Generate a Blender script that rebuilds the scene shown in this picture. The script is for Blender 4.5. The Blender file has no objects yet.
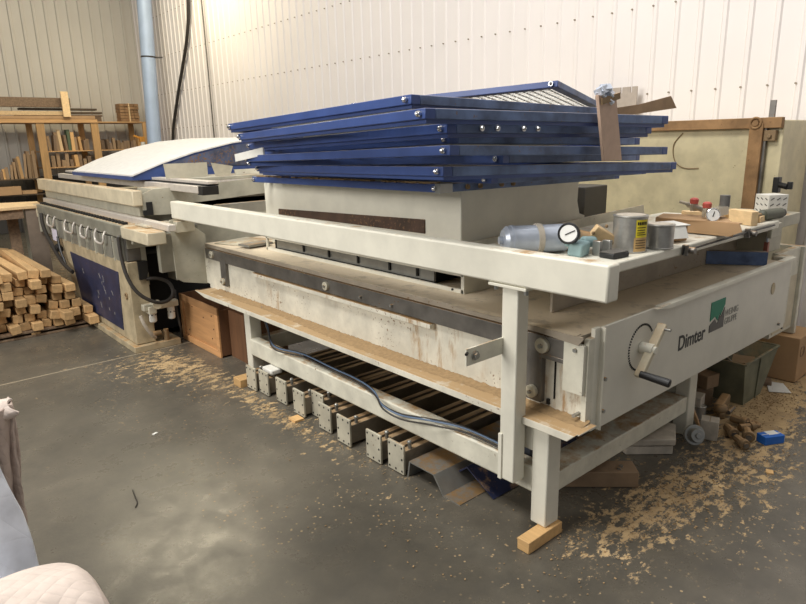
import bpy, bmesh, math, random
from mathutils import Vector, Matrix, Euler
random.seed(7)
SC = bpy.context.scene
COL = SC.collection
R = math.radians

# ------------------------------------------------------------ camera
cam_d = bpy.data.cameras.new('camera'); cam = bpy.data.objects.new('camera', cam_d); COL.objects.link(cam)
F_PX = 630.8
cam_d.sensor_fit = 'HORIZONTAL'; cam_d.sensor_width = 36.0; cam_d.lens = 36.0 * F_PX / 806
cam_d.clip_start = 0.02; cam_d.clip_end = 100
yaw, pitch, roll = R(49.308), R(14.436), R(-1.3326)
fw = Vector((math.cos(yaw)*math.cos(pitch), math.sin(yaw)*math.cos(pitch), -math.sin(pitch)))
rt = Vector((math.sin(yaw), -math.cos(yaw), 0)); up = rt.cross(fw)
r2 = math.cos(roll)*rt + math.sin(roll)*up
u2 = -math.sin(roll)*rt + math.cos(roll)*up
m = Matrix((r2, u2, -fw)).transposed().to_4x4(); m.translation = Vector((0, 0, 1.55))
cam.matrix_world = m
SC.camera = cam

# ------------------------------------------------------------ world, lights, exposure
w = bpy.data.worlds.new('world'); SC.world = w; w.use_nodes = True
bg = w.node_tree.nodes['Background']; bg.inputs[0].default_value = (0.97, 0.98, 1.0, 1); bg.inputs[1].default_value = 0.26
SC.view_settings.view_transform = 'Standard'; SC.view_settings.look = 'None'
SC.view_settings.gamma = 1.0; SC.view_settings.use_curve_mapping = False
SC.view_settings.exposure = 0.0

def area(name, loc, target, sx, sy, power, color):
    d = bpy.data.lights.new(name, 'AREA'); d.shape = 'RECTANGLE'; d.size = sx; d.size_y = sy
    d.energy = power; d.color = color
    o = bpy.data.objects.new(name, d); COL.objects.link(o); o.location = loc
    o.rotation_euler = (Vector(target) - Vector(loc)).to_track_quat('-Z', 'Y').to_euler()
    return o
# daylight from the big door on the left, roof lights overhead, a warm high-bay lamp at the back
area('door_daylight', (-5.0, 4.0, 3.6), (2.0, 3.0, 0.6), 3.0, 2.2, 300, (1.0, 0.965, 0.91))
area('roof_light_left', (-0.6, 2.6, 6.0), (1.2, 2.8, 0.4), 2.2, 2.2, 330, (1.0, 0.975, 0.93))
area('roof_light_front', (2.5, -1.5, 6.0), (2.5, 2.0, 0.0), 3.0, 2.0, 20, (1.0, 0.97, 0.93))
area('roof_light_wall', (3.4, 2.0, 6.0), (5.0, 2.5, 1.5), 2.0, 2.0, 75, (1.0, 0.98, 0.97))
area('high_bay_lamp', (3.5, 9.8, 5.4), (3.7, 9.8, 0.0), 0.7, 2.4, 190, (1.0, 0.88, 0.62))

# ------------------------------------------------------------ materials
def lin(c):
    return tuple(((x/255)/12.92 if x/255 <= 0.04045 else ((x/255+0.055)/1.055)**2.4) for x in c) + (1,)
class NT:
    def __init__(s, name):
        s.m = bpy.data.materials.new(name); s.m.use_nodes = True; s.t = s.m.node_tree; s.n = s.t.nodes
        s.b = s.n['Principled BSDF']
    def add(s, typ, **k):
        n = s.n.new(typ)
        for a, b in k.items(): setattr(n, a, b)
        return n
    def link(s, a, b): s.t.links.new(a, b)
    def coord(s, kind='Object', scale=(1, 1, 1)):
        tc = s.add('ShaderNodeTexCoord'); mp = s.add('ShaderNodeMapping'); mp.inputs['Scale'].default_value = scale
        s.link(tc.outputs[kind], mp.inputs[0]); return mp.outputs[0]
    def geo(s, scale=(1, 1, 1)):
        g = s.add('ShaderNodeNewGeometry'); mp = s.add('ShaderNodeMapping'); mp.inputs['Scale'].default_value = scale
        s.link(g.outputs['Position'], mp.inputs[0]); return mp.outputs[0]
    def noise(s, vec, scale, detail=3, rough=0.6):
        n = s.add('ShaderNodeTexNoise'); n.inputs['Scale'].default_value = scale; n.inputs['Detail'].default_value = detail
        n.inputs['Roughness'].default_value = rough
        if vec: s.link(vec, n.inputs['Vector'])
        return n.outputs['Fac']
    def ramp(s, fac, a, b, c0=(0, 0, 0, 1), c1=(1, 1, 1, 1)):
        r = s.add('ShaderNodeValToRGB'); e = r.color_ramp.elements
        e[0].position = a; e[1].position = b; e[0].color = c0; e[1].color = c1
        s.link(fac, r.inputs[0]); return r.outputs[0]
    def mix(s, fac, a, b, mode='MIX'):
        n = s.add('ShaderNodeMix'); n.data_type = 'RGBA'; n.blend_type = mode
        for i, v in ((0, fac), (6, a), (7, b)):
            if hasattr(v, 'default_value') or hasattr(v, 'links'): s.link(v, n.inputs[i])
            else: n.inputs[i].default_value = v
        return n.outputs[2]
    def math(s, op, a, b=0.0, clamp=False):
        n = s.add('ShaderNodeMath'); n.operation = op; n.use_clamp = clamp
        for i, v in ((0, a), (1, b)):
            if hasattr(v, 'links'): s.link(v, n.inputs[i])
            else: n.inputs[i].default_value = v
        return n.outputs[0]
    def bump(s, h, strength=0.3, dist=0.01):
        b = s.add('ShaderNodeBump'); b.inputs['Strength'].default_value = strength; b.inputs['Distance'].default_value = dist
        s.link(h, b.inputs['Height']); s.link(b.outputs[0], s.b.inputs['Normal'])
    def out(s, color=None, rough=None, metal=None, spec=None):
        for k, v in (('Base Color', color), ('Roughness', rough), ('Metallic', metal), ('Specular IOR Level', spec)):
            if v is None: continue
            if hasattr(v, 'links'): s.link(v, s.b.inputs[k])
            else: s.b.inputs[k].default_value = v
        return s.m

def painted(name, rgb, rough=0.5, dust=0.0, rust=0.0, metal=0.0, vary=0.12, dustc=(178, 143, 100), drip=0.0):
    n = NT(name); v = n.geo()
    f = n.noise(v, 7, 4)
    c = lin(rgb); d = tuple(x*(1-vary*2) for x in c[:3])+(1,)
    col = n.mix(n.ramp(f, 0.35, 0.65), d, c)
    if rust:   # small brown specks and drips of glue
        s1 = n.noise(v, 55, 2); k = n.ramp(s1, 0.72-rust, 0.76-rust)
        k2 = n.ramp(n.noise(v, 4, 2), 0.45, 0.6)
        kk = n.math('MULTIPLY', k, k2)
        col = n.mix(kk, col, lin((122, 92, 62)))
    if drip:   # glue and sawdust smears running down
        v3 = n.geo((9, 9, 1.6)); k = n.ramp(n.noise(v3, 2.6, 6, 0.75), 0.60-drip*.1, 0.66)
        kk = n.math('MULTIPLY', k, n.ramp(n.noise(v, 1.7, 2), 0.50, 0.62))
        col = n.mix(kk, col, lin((170, 138, 98)))
    if dust:   # sawdust settled on faces that look up
        g = n.add('ShaderNodeNewGeometry'); sp = n.add('ShaderNodeSeparateXYZ'); n.link(g.outputs['Normal'], sp.inputs[0])
        upf = n.ramp(sp.outputs['Z'], 0.55, 0.9)
        dn = n.ramp(n.noise(v, 9, 5, 0.7), 0.62-dust*0.45, 0.75-dust*0.35)
        kk = n.math('MULTIPLY', upf, dn)
        col = n.mix(kk, col, lin(dustc))
    n.bump(n.noise(v, 120, 2), 0.04, 0.002)
    return n.out(col, rough, metal)
def wood(name, rgb, dark=0.6, rough=0.7, scale=1.0, axis='Y'):
    n = NT(name)
    sc = {'X': (1.2, 16, 16), 'Y': (16, 1.2, 16), 'Z': (16, 16, 1.2)}[axis]
    v = n.coord('Object', tuple(a*scale for a in sc))
    oi = n.add('ShaderNodeObjectInfo')
    f = n.noise(v, 2.2, 4, 0.65)
    c = lin(rgb); d = tuple(x*dark for x in c[:3])+(1,)
    col = n.mix(n.ramp(f, 0.35, 0.65), d, c)
    hs = n.add('ShaderNodeHueSaturation'); n.link(col, hs.inputs['Color'])
    val = n.math('MULTIPLY_ADD', oi.outputs['Random'], 0.55)
    val.node.inputs[2].default_value = 0.70
    n.link(val, hs.inputs['Value'])
    n.bump(f, 0.15, 0.004)
    return n.out(hs.outputs[0], rough)
def plain(name, rgb, rough=0.5, metal=0.0, vary=0.08, scale=20, bump=0.05):
    n = NT(name); v = n.coord('Object'); f = n.noise(v, scale, 3)
    c = lin(rgb); d = tuple(x*(1-vary*2) for x in c[:3])+(1,)
    col = n.mix(n.ramp(f, 0.3, 0.7), d, c)
    if bump: n.bump(f, bump, 0.003)
    return n.out(col, rough, metal)

M = {}
M['beige'] = painted('beige_paint', (224, 220, 202), 0.45, dust=0.45, rust=0.03)
M['beige_clean'] = painted('beige_paint_clean', (226, 222, 206), 0.42, dust=0.15, rust=0.0, vary=0.05)
M['beige_dirty'] = painted('beige_paint_splashed', (228, 223, 206), 0.5, dust=0.85, rust=0.09, drip=.8)
M['ledge'] = painted('beige_paint_under_sawdust', (226, 220, 202), 0.55, dust=0.85, rust=0.06, dustc=(176, 146, 106))
M['panel'] = painted('front_panel_paint', (216, 212, 198), 0.4, dust=0.2, rust=0.0, vary=0.04)
M['olive'] = painted('olive_beige_paint', (214, 202, 164), 0.45, dust=0.3, rust=0.02, vary=0.1)
M['leftbeige'] = painted('cream_paint', (212, 200, 172), 0.5, dust=0.5, rust=0.03)
M['leftgrey'] = painted('grey_beige_paint', (186, 182, 164), 0.5, dust=0.3, rust=0.02)
M['steel'] = painted('dark_steel', (126, 122, 116), 0.42, dust=0.75, rust=0.05, metal=0.5, vary=0.2, dustc=(176, 146, 110))
M['table'] = painted('dusty_table_steel', (172, 160, 142), 0.5, dust=0.8, rust=0.09, metal=0.0, vary=0.12, dustc=(218, 202, 176))
M['plate'] = painted('bare_steel_plate', (206, 200, 180), 0.4, dust=0.3, rust=0.02, metal=0.2)
M['galv'] = painted('galvanised_steel', (165, 165, 160), 0.35, dust=0.5, rust=0.02, metal=0.6)
M['alu'] = plain('aluminium', (214, 206, 196), 0.4, 0.3)
M['barst'] = painted('dusty_clamp_bar', (150, 138, 120), 0.6, dust=1.1, rust=0.03, vary=0.2, dustc=(176, 148, 112))
M['blue'] = painted('blue_paint', (58, 80, 136), 0.4, dust=0.5, rust=0.0, vary=0.1, dustc=(150, 142, 140))
M['blue_dusty'] = painted('blue_paint_dusty', (106, 128, 170), 0.5, dust=0.9, rust=0.05, vary=0.3, dustc=(150, 135, 120))
M['pressplate'] = painted('stained_cream_plate', (190, 174, 142), 0.55, dust=0.4, rust=0.05, vary=0.18)
M['blue_dark'] = painted('blue_sheet_scratched', (48, 54, 84), 0.45, dust=0.3, rust=0.06, vary=0.2)
M['chrome'] = plain('chrome', (210, 210, 210), 0.22, 1.0, 0.02, bump=0)
M['silver'] = plain('silver_cylinder', (206, 214, 228), 0.35, 0.3, 0.15, 8)
M['black'] = plain('black_plastic', (26, 26, 27), 0.45)
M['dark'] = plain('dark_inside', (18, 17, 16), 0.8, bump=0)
M['rubber'] = plain('dark_hose_rubber', (52, 47, 42), 0.55)
M['bluehose'] = plain('blue_grey_hose', (96, 116, 142), 0.45)
M['rust'] = painted('rusty_strip', (88, 66, 52), 0.7, dust=0.3, rust=0.14, vary=0.25)
M['brownbar'] = painted('brown_dust_caked_bar', (160, 124, 84), 0.85, dust=0.9, rust=0.08, vary=0.2, dustc=(182, 146, 102))
M['pine'] = wood('pine', (228, 184, 124), 0.78)
M['stud'] = wood('offcut_wood', (202, 164, 114), 0.7)
M['pale'] = wood('pale_wood', (236, 204, 156), 0.82)
M['brown'] = wood('weathered_wood', (140, 116, 92), 0.6)
M['plank'] = wood('dark_plank', (96, 80, 62), 0.6, axis='X')
M['pine_z'] = wood('pine_upright', (216, 172, 116), 0.75, axis='Z')
M['pine_x'] = wood('pine_beam', (200, 158, 108), 0.75, axis='X')
M['offz'] = wood('offcut_upright', (164, 136, 104), 0.6, axis='Z')
M['card'] = plain('cardboard', (188, 152, 112), 0.8, 0, 0.08, 6)
M['card_dusty'] = plain('dusty_cardboard', (158, 132, 104), 0.85, 0, 0.15, 8)
M['cratew'] = wood('plywood_crate', (200, 150, 100), 0.8, axis='Y')
M['cratef'] = wood('crate_frame_wood', (120, 84, 56), 0.7, axis='Z')
M['white'] = plain('white_carton', (226, 224, 216), 0.6, 0, 0.04)
M['whitedirty'] = plain('dirty_white_carton', (196, 186, 170), 0.7, 0, 0.14)
M['red'] = plain('red_cap', (196, 50, 38), 0.4)
M['pinkred'] = plain('dull_red_plastic', (160, 96, 78), 0.5)
M['yellow'] = plain('yellow_label', (232, 212, 52), 0.5, bump=0)
M['tanlab'] = plain('tan_label', (204, 168, 112), 0.6, bump=0)
M['can'] = painted('tin_can', (186, 184, 178), 0.3, rust=0.05, metal=0.55, vary=0.25)
M['dullmetal'] = painted('dusty_casting', (142, 118, 86), 0.7, dust=0.6, rust=0.05, metal=0.1)
M['brass'] = plain('dull_brass', (176, 150, 104), 0.4, 0.7, 0.15)
M['teal'] = plain('teal_tape', (150, 178, 180), 0.6, 0, 0.12)
M['green'] = plain('logo_green', (0, 122, 92), 0.5, bump=0, vary=0)
M['logogrey'] = plain('logo_grey', (92, 90, 86), 0.5, bump=0, vary=0)
M['lettergrey'] = plain('lettering_grey', (52, 52, 50), 0.5, bump=0, vary=0)
M['lightgrey'] = plain('light_lettering_grey', (150, 148, 140), 0.5, bump=0, vary=0)
M['binplastic'] = painted('grey_green_bin', (122, 122, 100), 0.55, dust=0.4, vary=0.2)
M['bluebox'] = plain('blue_carton', (30, 104, 196), 0.5)
M['tag'] = plain('paper_tag', (226, 222, 238), 0.6)
M['inkblack'] = plain('black_ink', (20, 20, 20), 0.6, bump=0, vary=0)
M['dialwhite'] = plain('gauge_face', (236, 236, 232), 0.4, bump=0, vary=0)
M['sawdust'] = plain('sawdust', (166, 138, 100), 0.95, 0, 0.15, 60)
M['duct'] = plain('duct_steel', (170, 188, 214), 0.45, 0.1, 0.06, 4)
M['bricky'] = plain('stacked_bricks', (166, 130, 92), 0.85, 0, 0.25, 8)
M['mossgreen'] = plain('green_bundle', (94, 108, 84), 0.8)

# quilted cloth
def quilt(name, rgb, q=0.07):
    n = NT(name); v = n.coord('Object')
    sp = n.add('ShaderNodeSeparateXYZ'); n.link(v, sp.inputs[0])
    s = n.math('ADD', sp.outputs['X'], n.math('MULTIPLY', sp.outputs['Z'], 0.7)); s = n.math('ADD', s, n.math('MULTIPLY', sp.outputs['Y'], 0.8))
    t = n.math('SUBTRACT', sp.outputs['Y'], n.math('MULTIPLY', sp.outputs['Z'], 0.9)); t = n.math('SUBTRACT', t, n.math('MULTIPLY', sp.outputs['X'], 0.6))
    a = n.math('ABSOLUTE', n.math('SINE', n.math('MULTIPLY', s, math.pi/q)))
    b = n.math('ABSOLUTE', n.math('SINE', n.math('MULTIPLY', t, math.pi/q)))
    h = n.math('POWER', n.math('MULTIPLY', a, b), 0.35)
    f = n.noise(v, 14, 4)
    c = lin(rgb); d = tuple(x*0.82 for x in c[:3])+(1,)
    col = n.mix(n.ramp(f, 0.3, 0.7), d, c)
    n.bump(n.math('ADD', h, n.math('MULTIPLY', f, 0.6)), 0.3, 0.008)
    return n.out(col, 0.9)
M['quilt_taupe'] = quilt('quilted_taupe_cloth', (186, 168, 156), .05)
M['quilt_pink'] = quilt('quilted_beige_cloth', (214, 199, 188), .034)
M['sheet_white'] = quilt('pale_blue_white_cloth', (244, 247, 255), 0.12)

# ribbed metal wall
def ribbed(name, rgb, seam):
    n = NT(name); v = n.geo()
    f = n.noise(v, 0.8, 3)
    c = lin(rgb); d = tuple(x*0.92 for x in c[:3])+(1,)
    return n.out(n.mix(n.ramp(f, 0.3, 0.7), d, c), 0.45, 0.0)
M['wall'] = ribbed('white_ribbed_sheet', (238, 231, 226), 1)
M['wall_back'] = ribbed('grey_white_ribbed_sheet', (208, 202, 190), 1)
M['wall_shade'] = ribbed('shaded_ribbed_sheet', (84, 80, 74), 1)  # dark colour paints in the shade on the wall behind the low shelves
M['seam'] = plain('shadow_seam_strip', (196, 182, 160), 0.6, bump=0)
M['screw'] = plain('rusty_screw', (150, 138, 120), 0.5, 0.2, bump=0)

# concrete floor with trodden sawdust
def floor_mat():
    n = NT('polished_concrete'); v = n.geo()
    f1 = n.noise(v, 0.9, 6, 0.62); f2 = n.noise(v, 6, 6, 0.7)
    base = n.mix(n.ramp(f1, 0.3, 0.7), lin((74, 70, 62)), lin((116, 109, 96)))
    base = n.mix(n.ramp(f2, 0.35, 0.72, (0, 0, 0, 1), (0.55, 0.55, 0.55, 1)), base, lin((62, 60, 56)))
    sp = n.add('ShaderNodeSeparateXYZ'); n.link(v, sp.inputs[0])
    # saw-cut joint
    j = n.math('LESS_THAN', n.math('ABSOLUTE', n.math('SUBTRACT', sp.outputs['Y'], 4.83)), 0.006)
    base = n.mix(j, base, lin((168, 156, 134)))
    # sawdust patches: (x, y, rx, ry, weight)
    tot = None
    for (x, y, rx, ry, k) in ((1.58, 4.3, .25, .65, 1.05), (1.2, 4.6, .4, .5, .62), (1.66, 3.2, .08, .7, .85), (2.35, 1.14, .5, .17, .95), (3.1, 1.0, .6, .2, .5),
                              (3.95, 1.22, .5, .16, 1.2), (3.5, 1.15, .35, .15, .8), (1.95, 1.15, .2, .2, .3), (2.5, .8, .9, .25, .30), (1.5, 1.7, .25, .5, .12), (2.6, 2.6, 1.0, 1.1, 1.0), (4.5, 1.5, .7, .5, .8), (3.8, 2.4, 1.0, 1.3, .9), (3.3, .8, 1.0, .4, .12)):
        a = n.math('DIVIDE', n.math('SUBTRACT', sp.outputs['X'], x), rx); b = n.math('DIVIDE', n.math('SUBTRACT', sp.outputs['Y'], y), ry)
        d2 = n.math('ADD', n.math('MULTIPLY', a, a), n.math('MULTIPLY', b, b))
        g = n.math('MULTIPLY', n.math('POWER', 2.718, n.math('MULTIPLY', d2, -1.0)), k)
        tot = g if tot is None else n.math('ADD', tot, g)
    nz = n.noise(n.geo((1, 1.5, 1)), 13, 9, 0.78)
    mask = n.math('ADD', n.math('MULTIPLY', tot, 0.155), nz)
    mask = n.ramp(mask, 0.655, 0.69)
    # loose flakes everywhere near the machine
    vo = n.add('ShaderNodeTexVoronoi'); vo.inputs['Scale'].default_value = 34; n.link(v, vo.inputs['Vector'])
    dn = n.ramp(n.noise(v, 2.2, 4), 0.44, 0.58)
    dot = n.math('MULTIPLY', n.math('LESS_THAN', vo.outputs['Distance'], 0.17), dn)
    dot = n.math('MULTIPLY', dot, n.math('GREATER_THAN', sp.outputs['X'], 0.9))
    mm = n.math('MAXIMUM', mask, n.math('MULTIPLY', dot, 0.6))
    dustc = n.mix(n.ramp(f2, 0.3, 0.7), lin((150, 126, 92)), lin((202, 174, 130)))
    col = n.mix(mm, base, dustc)
    rough = n.ramp(f2, 0.3, 0.75, (0.22, 0.22, 0.22, 1), (0.42, 0.42, 0.42, 1))
    rough = n.mix(mm, rough, (0.95, 0.95, 0.95, 1))
    h = n.math('ADD', n.math('MULTIPLY', mask, 1.2), n.math('MULTIPLY', n.noise(v, 60, 4), 0.25))
    n.bump(h, 0.25, 0.008)
    return n.out(col, rough, 0.0, 0.4)
M['floor'] = floor_mat()

# ------------------------------------------------------------ builders
def prop(o, label=None, cat=None, group=None, kind=None):
    if label: o['label'] = label
    if cat: o['category'] = cat
    if group: o['group'] = group
    if kind: o['kind'] = kind
    return o
def empty(name, loc, label=None, cat=None, group=None, rz=0):
    o = bpy.data.objects.new(name, None); COL.objects.link(o); o.location = loc; o.rotation_euler = (0, 0, rz)
    o.empty_display_size = 0.1
    return prop(o, label, cat, group)
class B:
    def __init__(s): s.bm = bmesh.new()
    def _m(s, verts, mat):
        for v in verts: v.co = mat @ v.co
    def box(s, x0, x1, y0, y1, z0, z1):
        r = bmesh.ops.create_cube(s.bm, size=1)['verts']
        s._m(r, Matrix.Translation(((x0+x1)/2, (y0+y1)/2, (z0+z1)/2)) @ Matrix.Diagonal((abs(x1-x0), abs(y1-y0), abs(z1-z0), 1))); return s
    def obox(s, c, size, rot=(0, 0, 0)):
        r = bmesh.ops.create_cube(s.bm, size=1)['verts']
        s._m(r, Matrix.Translation(c) @ Euler(rot).to_matrix().to_4x4() @ Matrix.Diagonal((*size, 1))); return s
    def bar(s, p0, p1, wd, ht):
        p0, p1 = Vector(p0), Vector(p1); d = p1-p0
        q = d.to_track_quat('Y', 'Z')
        r = bmesh.ops.create_cube(s.bm, size=1)['verts']
        s._m(r, Matrix.Translation((p0+p1)/2) @ q.to_matrix().to_4x4() @ Matrix.Diagonal((wd, d.length, ht, 1))); return s
    def cyl(s, p0, p1, r, r2=None, seg=20):
        p0, p1 = Vector(p0), Vector(p1); d = p1-p0
        v = bmesh.ops.create_cone(s.bm, cap_ends=True, segments=seg, radius1=r, radius2=r if r2 is None else r2, depth=d.length)['verts']
        s._m(v, Matrix.Translation((p0+p1)/2) @ d.to_track_quat('Z', 'Y').to_matrix().to_4x4()); return s
    def sph(s, c, r, sc=(1, 1, 1), seg=14):
        v = bmesh.ops.create_uvsphere(s.bm, u_segments=seg, v_segments=seg//2+1, radius=r)['verts']
        s._m(v, Matrix.Translation(c) @ Matrix.Diagonal((*sc, 1))); return s
    def ring(s, c, n_, R0, r, seg=24, k=8):
        c, n_ = Vector(c), Vector(n_).normalized(); q = n_.to_track_quat('Z', 'Y')
        pts = [c + q @ Vector((R0*math.cos(a*2*math.pi/seg), R0*math.sin(a*2*math.pi/seg), 0)) for a in range(seg)]
        return s.tube(pts, r, k, closed=True)
    def tube(s, pts, r, k=8, closed=False, smooth=0):
        pts = [Vector(p) for p in pts]
        if smooth:
            P = [pts[0]] + pts + [pts[-1]]; out = []
            for i in range(1, len(P)-2):
                for t in range(smooth):
                    t = t/smooth; a, b, c, d = P[i-1], P[i], P[i+1], P[i+2]
                    out.append(0.5*((2*b)+(c-a)*t+(2*a-5*b+4*c-d)*t*t+(3*b-a-3*c+d)*t**3))
            out.append(pts[-1]); pts = out
        n = len(pts); rings = []; ref = None
        for i, p in enumerate(pts):
            a = pts[(i-1) % n] if (closed or i) else p; b = pts[(i+1) % n] if (closed or i < n-1) else p
            d = (b-a).normalized()
            if ref is None: ref = d.orthogonal().normalized()
            ref = (ref - d*ref.dot(d)).normalized(); o = d.cross(ref)
            rings.append([s.bm.verts.new(p + r*(math.cos(j*2*math.pi/k)*ref+math.sin(j*2*math.pi/k)*o)) for j in range(k)])
        for i in range(n if closed else n-1):
            A, Bq = rings[i], rings[(i+1) % n]
            for j in range(k): s.bm.faces.new((A[j], A[(j+1) % k], Bq[(j+1) % k], Bq[j]))
        if not closed: s.bm.faces.new(rings[0][::-1]); s.bm.faces.new(rings[-1])
        return s
    def prism(s, pts, axis, a0, a1):
        """pts: 2-D outline in the two other axes (x,y,z order), extruded along axis"""
        def mk(p, a):
            return {'X': (a, p[0], p[1]), 'Y': (p[0], a, p[1]), 'Z': (p[0], p[1], a)}[axis]
        A = [s.bm.verts.new(mk(p, a0)) for p in pts]; Bq = [s.bm.verts.new(mk(p, a1)) for p in pts]
        n = len(pts); s.bm.faces.new(A); s.bm.faces.new(Bq[::-1])
        for i in range(n): s.bm.faces.new((A[i], Bq[i], Bq[(i+1) % n], A[(i+1) % n]))
        return s
    def quad(s, *ps):
        s.bm.faces.new([s.bm.verts.new(p) for p in ps]); return s
    def build(s, name, mat, parent=None, bevel=0.0, loc=None, seg=1):
        bm = s.bm
        bmesh.ops.recalc_face_normals(bm, faces=bm.faces)
        off = Vector((0, 0, 0))
        if parent is not None:
            p = parent
            while p is not None: off += p.location; p = p.parent
        if loc is not None: off += Vector(loc)
        for v in bm.verts: v.co -= off
        for f in bm.faces: f.smooth = True
        for e in bm.edges:
            if len(e.link_faces) != 2 or e.calc_face_angle(0) > R(35): e.smooth = False
        me = bpy.data.meshes.new(name); bm.to_mesh(me); bm.free()
        me.materials.append(mat if not isinstance(mat, str) else M[mat])
        o = bpy.data.objects.new(name, me); COL.objects.link(o)
        if parent is not None: o.parent = parent
        if loc is not None: o.location = loc
        if bevel:
            md = o.modifiers.new('bevel', 'BEVEL'); md.width = bevel; md.segments = 2; md.limit_method = 'ANGLE'; md.angle_limit = R(40)
            md.harden_normals = False
        return o
def single(b, name, mat, loc, label, cat, group=None, bevel=0.0, kind=None):
    return prop(b.build(name, mat, None, bevel, loc), label, cat, group, kind)
def copy_tree(o, parent=None):
    c = o.copy(); COL.objects.link(c)
    if parent is not None: c.parent = parent
    for ch in list(o.children): copy_tree(ch, c)
    return c
def text(body, name, mat, parent, loc, rot, size, depth=0.0006, sx=1.0, spacing=1.0, shear=0.0, bold=0.0, align='LEFT'):
    cu = bpy.data.curves.new(name, 'FONT'); cu.body = body; cu.size = size; cu.extrude = depth; cu.space_character = spacing
    cu.shear = shear; cu.offset = bold; cu.align_x = align
    t = bpy.data.objects.new('tmp', cu); COL.objects.link(t)
    dg = bpy.context.evaluated_depsgraph_get()
    me = bpy.data.meshes.new_from_object(t.evaluated_get(dg)); bpy.data.objects.remove(t)
    me.name = name; me.materials.clear(); me.materials.append(M[mat])
    o = bpy.data.objects.new(name, me); COL.objects.link(o)
    off = Vector((0, 0, 0)); p = parent
    while p is not None: off += p.location; p = p.parent
    o.parent = parent; o.location = Vector(loc)-off; o.rotation_euler = rot; o.scale = (sx, 1, 1)
    return o

# ============================================================ SETTING
WX, WY = 4.98, 14.0
b = B(); b.quad((-8, -6, 0), (WX+.2, -6, 0), (WX+.2, WY+.2, 0), (-8, WY+.2, 0)); prop(b.build('floor', 'floor'), kind='structure')
def corrugated(name, mat, along, a0, a1, z0, z1, at, pitch=0.178, deep=0.012, sgn=-1):
    """sheet metal wall with trapezoid ribs; along 'y' -> wall at x=at, along 'x' -> wall at y=at"""
    b = B(); prof = []
    a = a0
    while a < a1:
        prof += [(a, 0), (a+pitch*0.74, 0), (a+pitch*0.80, deep), (a+pitch*0.94, deep)]
        a += pitch
    prof.append((a, 0))
    pv = None
    for (t, d) in prof:
        if along == 'y': p0, p1 = (at+sgn*d, t, z0), (at+sgn*d, t, z1)
        else: p0, p1 = (t, at+sgn*d, z0), (t, at+sgn*d, z1)
        v0, v1 = b.bm.verts.new(p0), b.bm.verts.new(p1)
        if pv: b.bm.faces.new((pv[0], v0, v1, pv[1]))
        pv = (v0, v1)
    return prop(b.build(name, mat), kind='structure')
wr = corrugated('wall_right', 'wall', 'y', -6, WY, 0, 7.0, WX)
wb = corrugated('wall_back', 'wall_back', 'x', -8, WX, 1.02, 7.0, WY, pitch=0.2, deep=0.035)
corrugated('shade_band_1', 'wall_shade', 'x', -8, WX, 0, 1.02, WY-0.03, pitch=0.2)  # lower wall sheet, added to carry the under-shelf shade in its colour
b = B()
for z in (1.86, 2.51, 3.18, 3.9):
    y = -1.0
    while y < 13.5:
        b.cyl((WX-.002, y+.178*.87, z), (WX-.026, y+.178*.87, z), 0.007, seg=6); y += 0.178
b.build('screw_row', 'screw', wr)['kind'] = 'stuff'
b = B(); b.box(WX-.05, WX, -6, WY, 0, .12); prop(b.build('baseboard_right', 'galv'), kind='structure')

# ============================================================ DIMTER FRAME MACHINE
mach = empty('clamping_press', (1.85, 1.34, 0.0), 'long beige frame press with grey front panel, hand crank and steel legs, in the foreground', 'machine')
def P(b, name, mat, parent=mach, bevel=0.003, label=None, kind=None):
    o = b.build(name, mat, parent, bevel)
    if label: o['label'] = label
    if kind: o['kind'] = kind
    return o
# body
P(B().box(1.93, 3.86, 1.225, 4.47, 0.50, 0.79), 'body', 'beige_dirty', bevel=0.004)
P(B().box(1.915, 3.88, 1.24, 4.46, 0.815, 0.842), 'table_plate', 'table', bevel=0.002, label='dusty steel table plate')
# steel side band with its drop legs
b = B(); b.box(1.905, 1.935, 1.295, 4.44, 0.735, 0.812)
b.box(1.905, 1.932, 1.40, 1.475, 0.535, 0.74)
b.box(1.905, 1.932, 4.13, 4.21, 0.565, 0.74)
b.box(1.903, 1.932, 1.295, 1.40, 0.722, 0.74)
P(b, 'side_band', 'steel', bevel=0.002, label='dark steel side band')
b = B(); b.box(1.900, 1.925, 1.213, 1.30, 0.62, 0.812); b.box(1.918, 1.955, 1.205, 1.226, 0.51, 0.835); P(b, 'corner_plate', 'beige', bevel=0.001)
for y, z, r in ((1.395, 0.775, 0.030), (1.44, 0.575, 0.026), (2.86, 0.775, 0.024), (4.32, 0.775, 0.026), (4.17, 0.60, 0.024)):
    b = B(); b.cyl((1.906, y, z), (1.888, y, z), r, seg=24)
    o = P(b, 'roller_cap', 'plate', bevel=0.002)
    b = B(); b.cyl((1.889, y, z), (1.878, y, z), r*0.32, seg=6); b.build('bolt', 'galv', o)
for y, z in ((1.25, 0.79), (1.24, 0.535), (2.3, 0.765), (2.55, 0.765)):
    b = B(); b.cyl((1.93, y, z), (1.892, y, z), 0.008, seg=6); P(b, 'screw', 'galv', bevel=0)
b = B(); b.box(1.922, 1.935, 1.35, 1.353, .56, .75); b.box(1.920, 1.932, 1.372, 1.384, .72, .742); b.box(1.920, 1.932, 1.372, 1.384, .53, .552)
P(b, 'slot', 'dark', bevel=0)
# thin rail part-way up the body
P(B().box(1.895, 1.935, 2.02, 3.72, 0.705, 0.728), 'side_strip', 'beige_dirty', bevel=0.002)
# table edge flap hanging down at the near end
b = B(); b.prism([(1.90, 0.842), (1.93, 0.846), (1.93, 0.842)], 'Y', 1.25, 1.9)
b.prism([(1.215, 0.846), (1.34, 0.846), (1.62, 0.846), (1.62, 0.838), (1.235, 0.812), (1.215, 0.838)], 'X', 1.893, 1.899)
P(b, 'table_lip', 'table', bevel=0)
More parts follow.
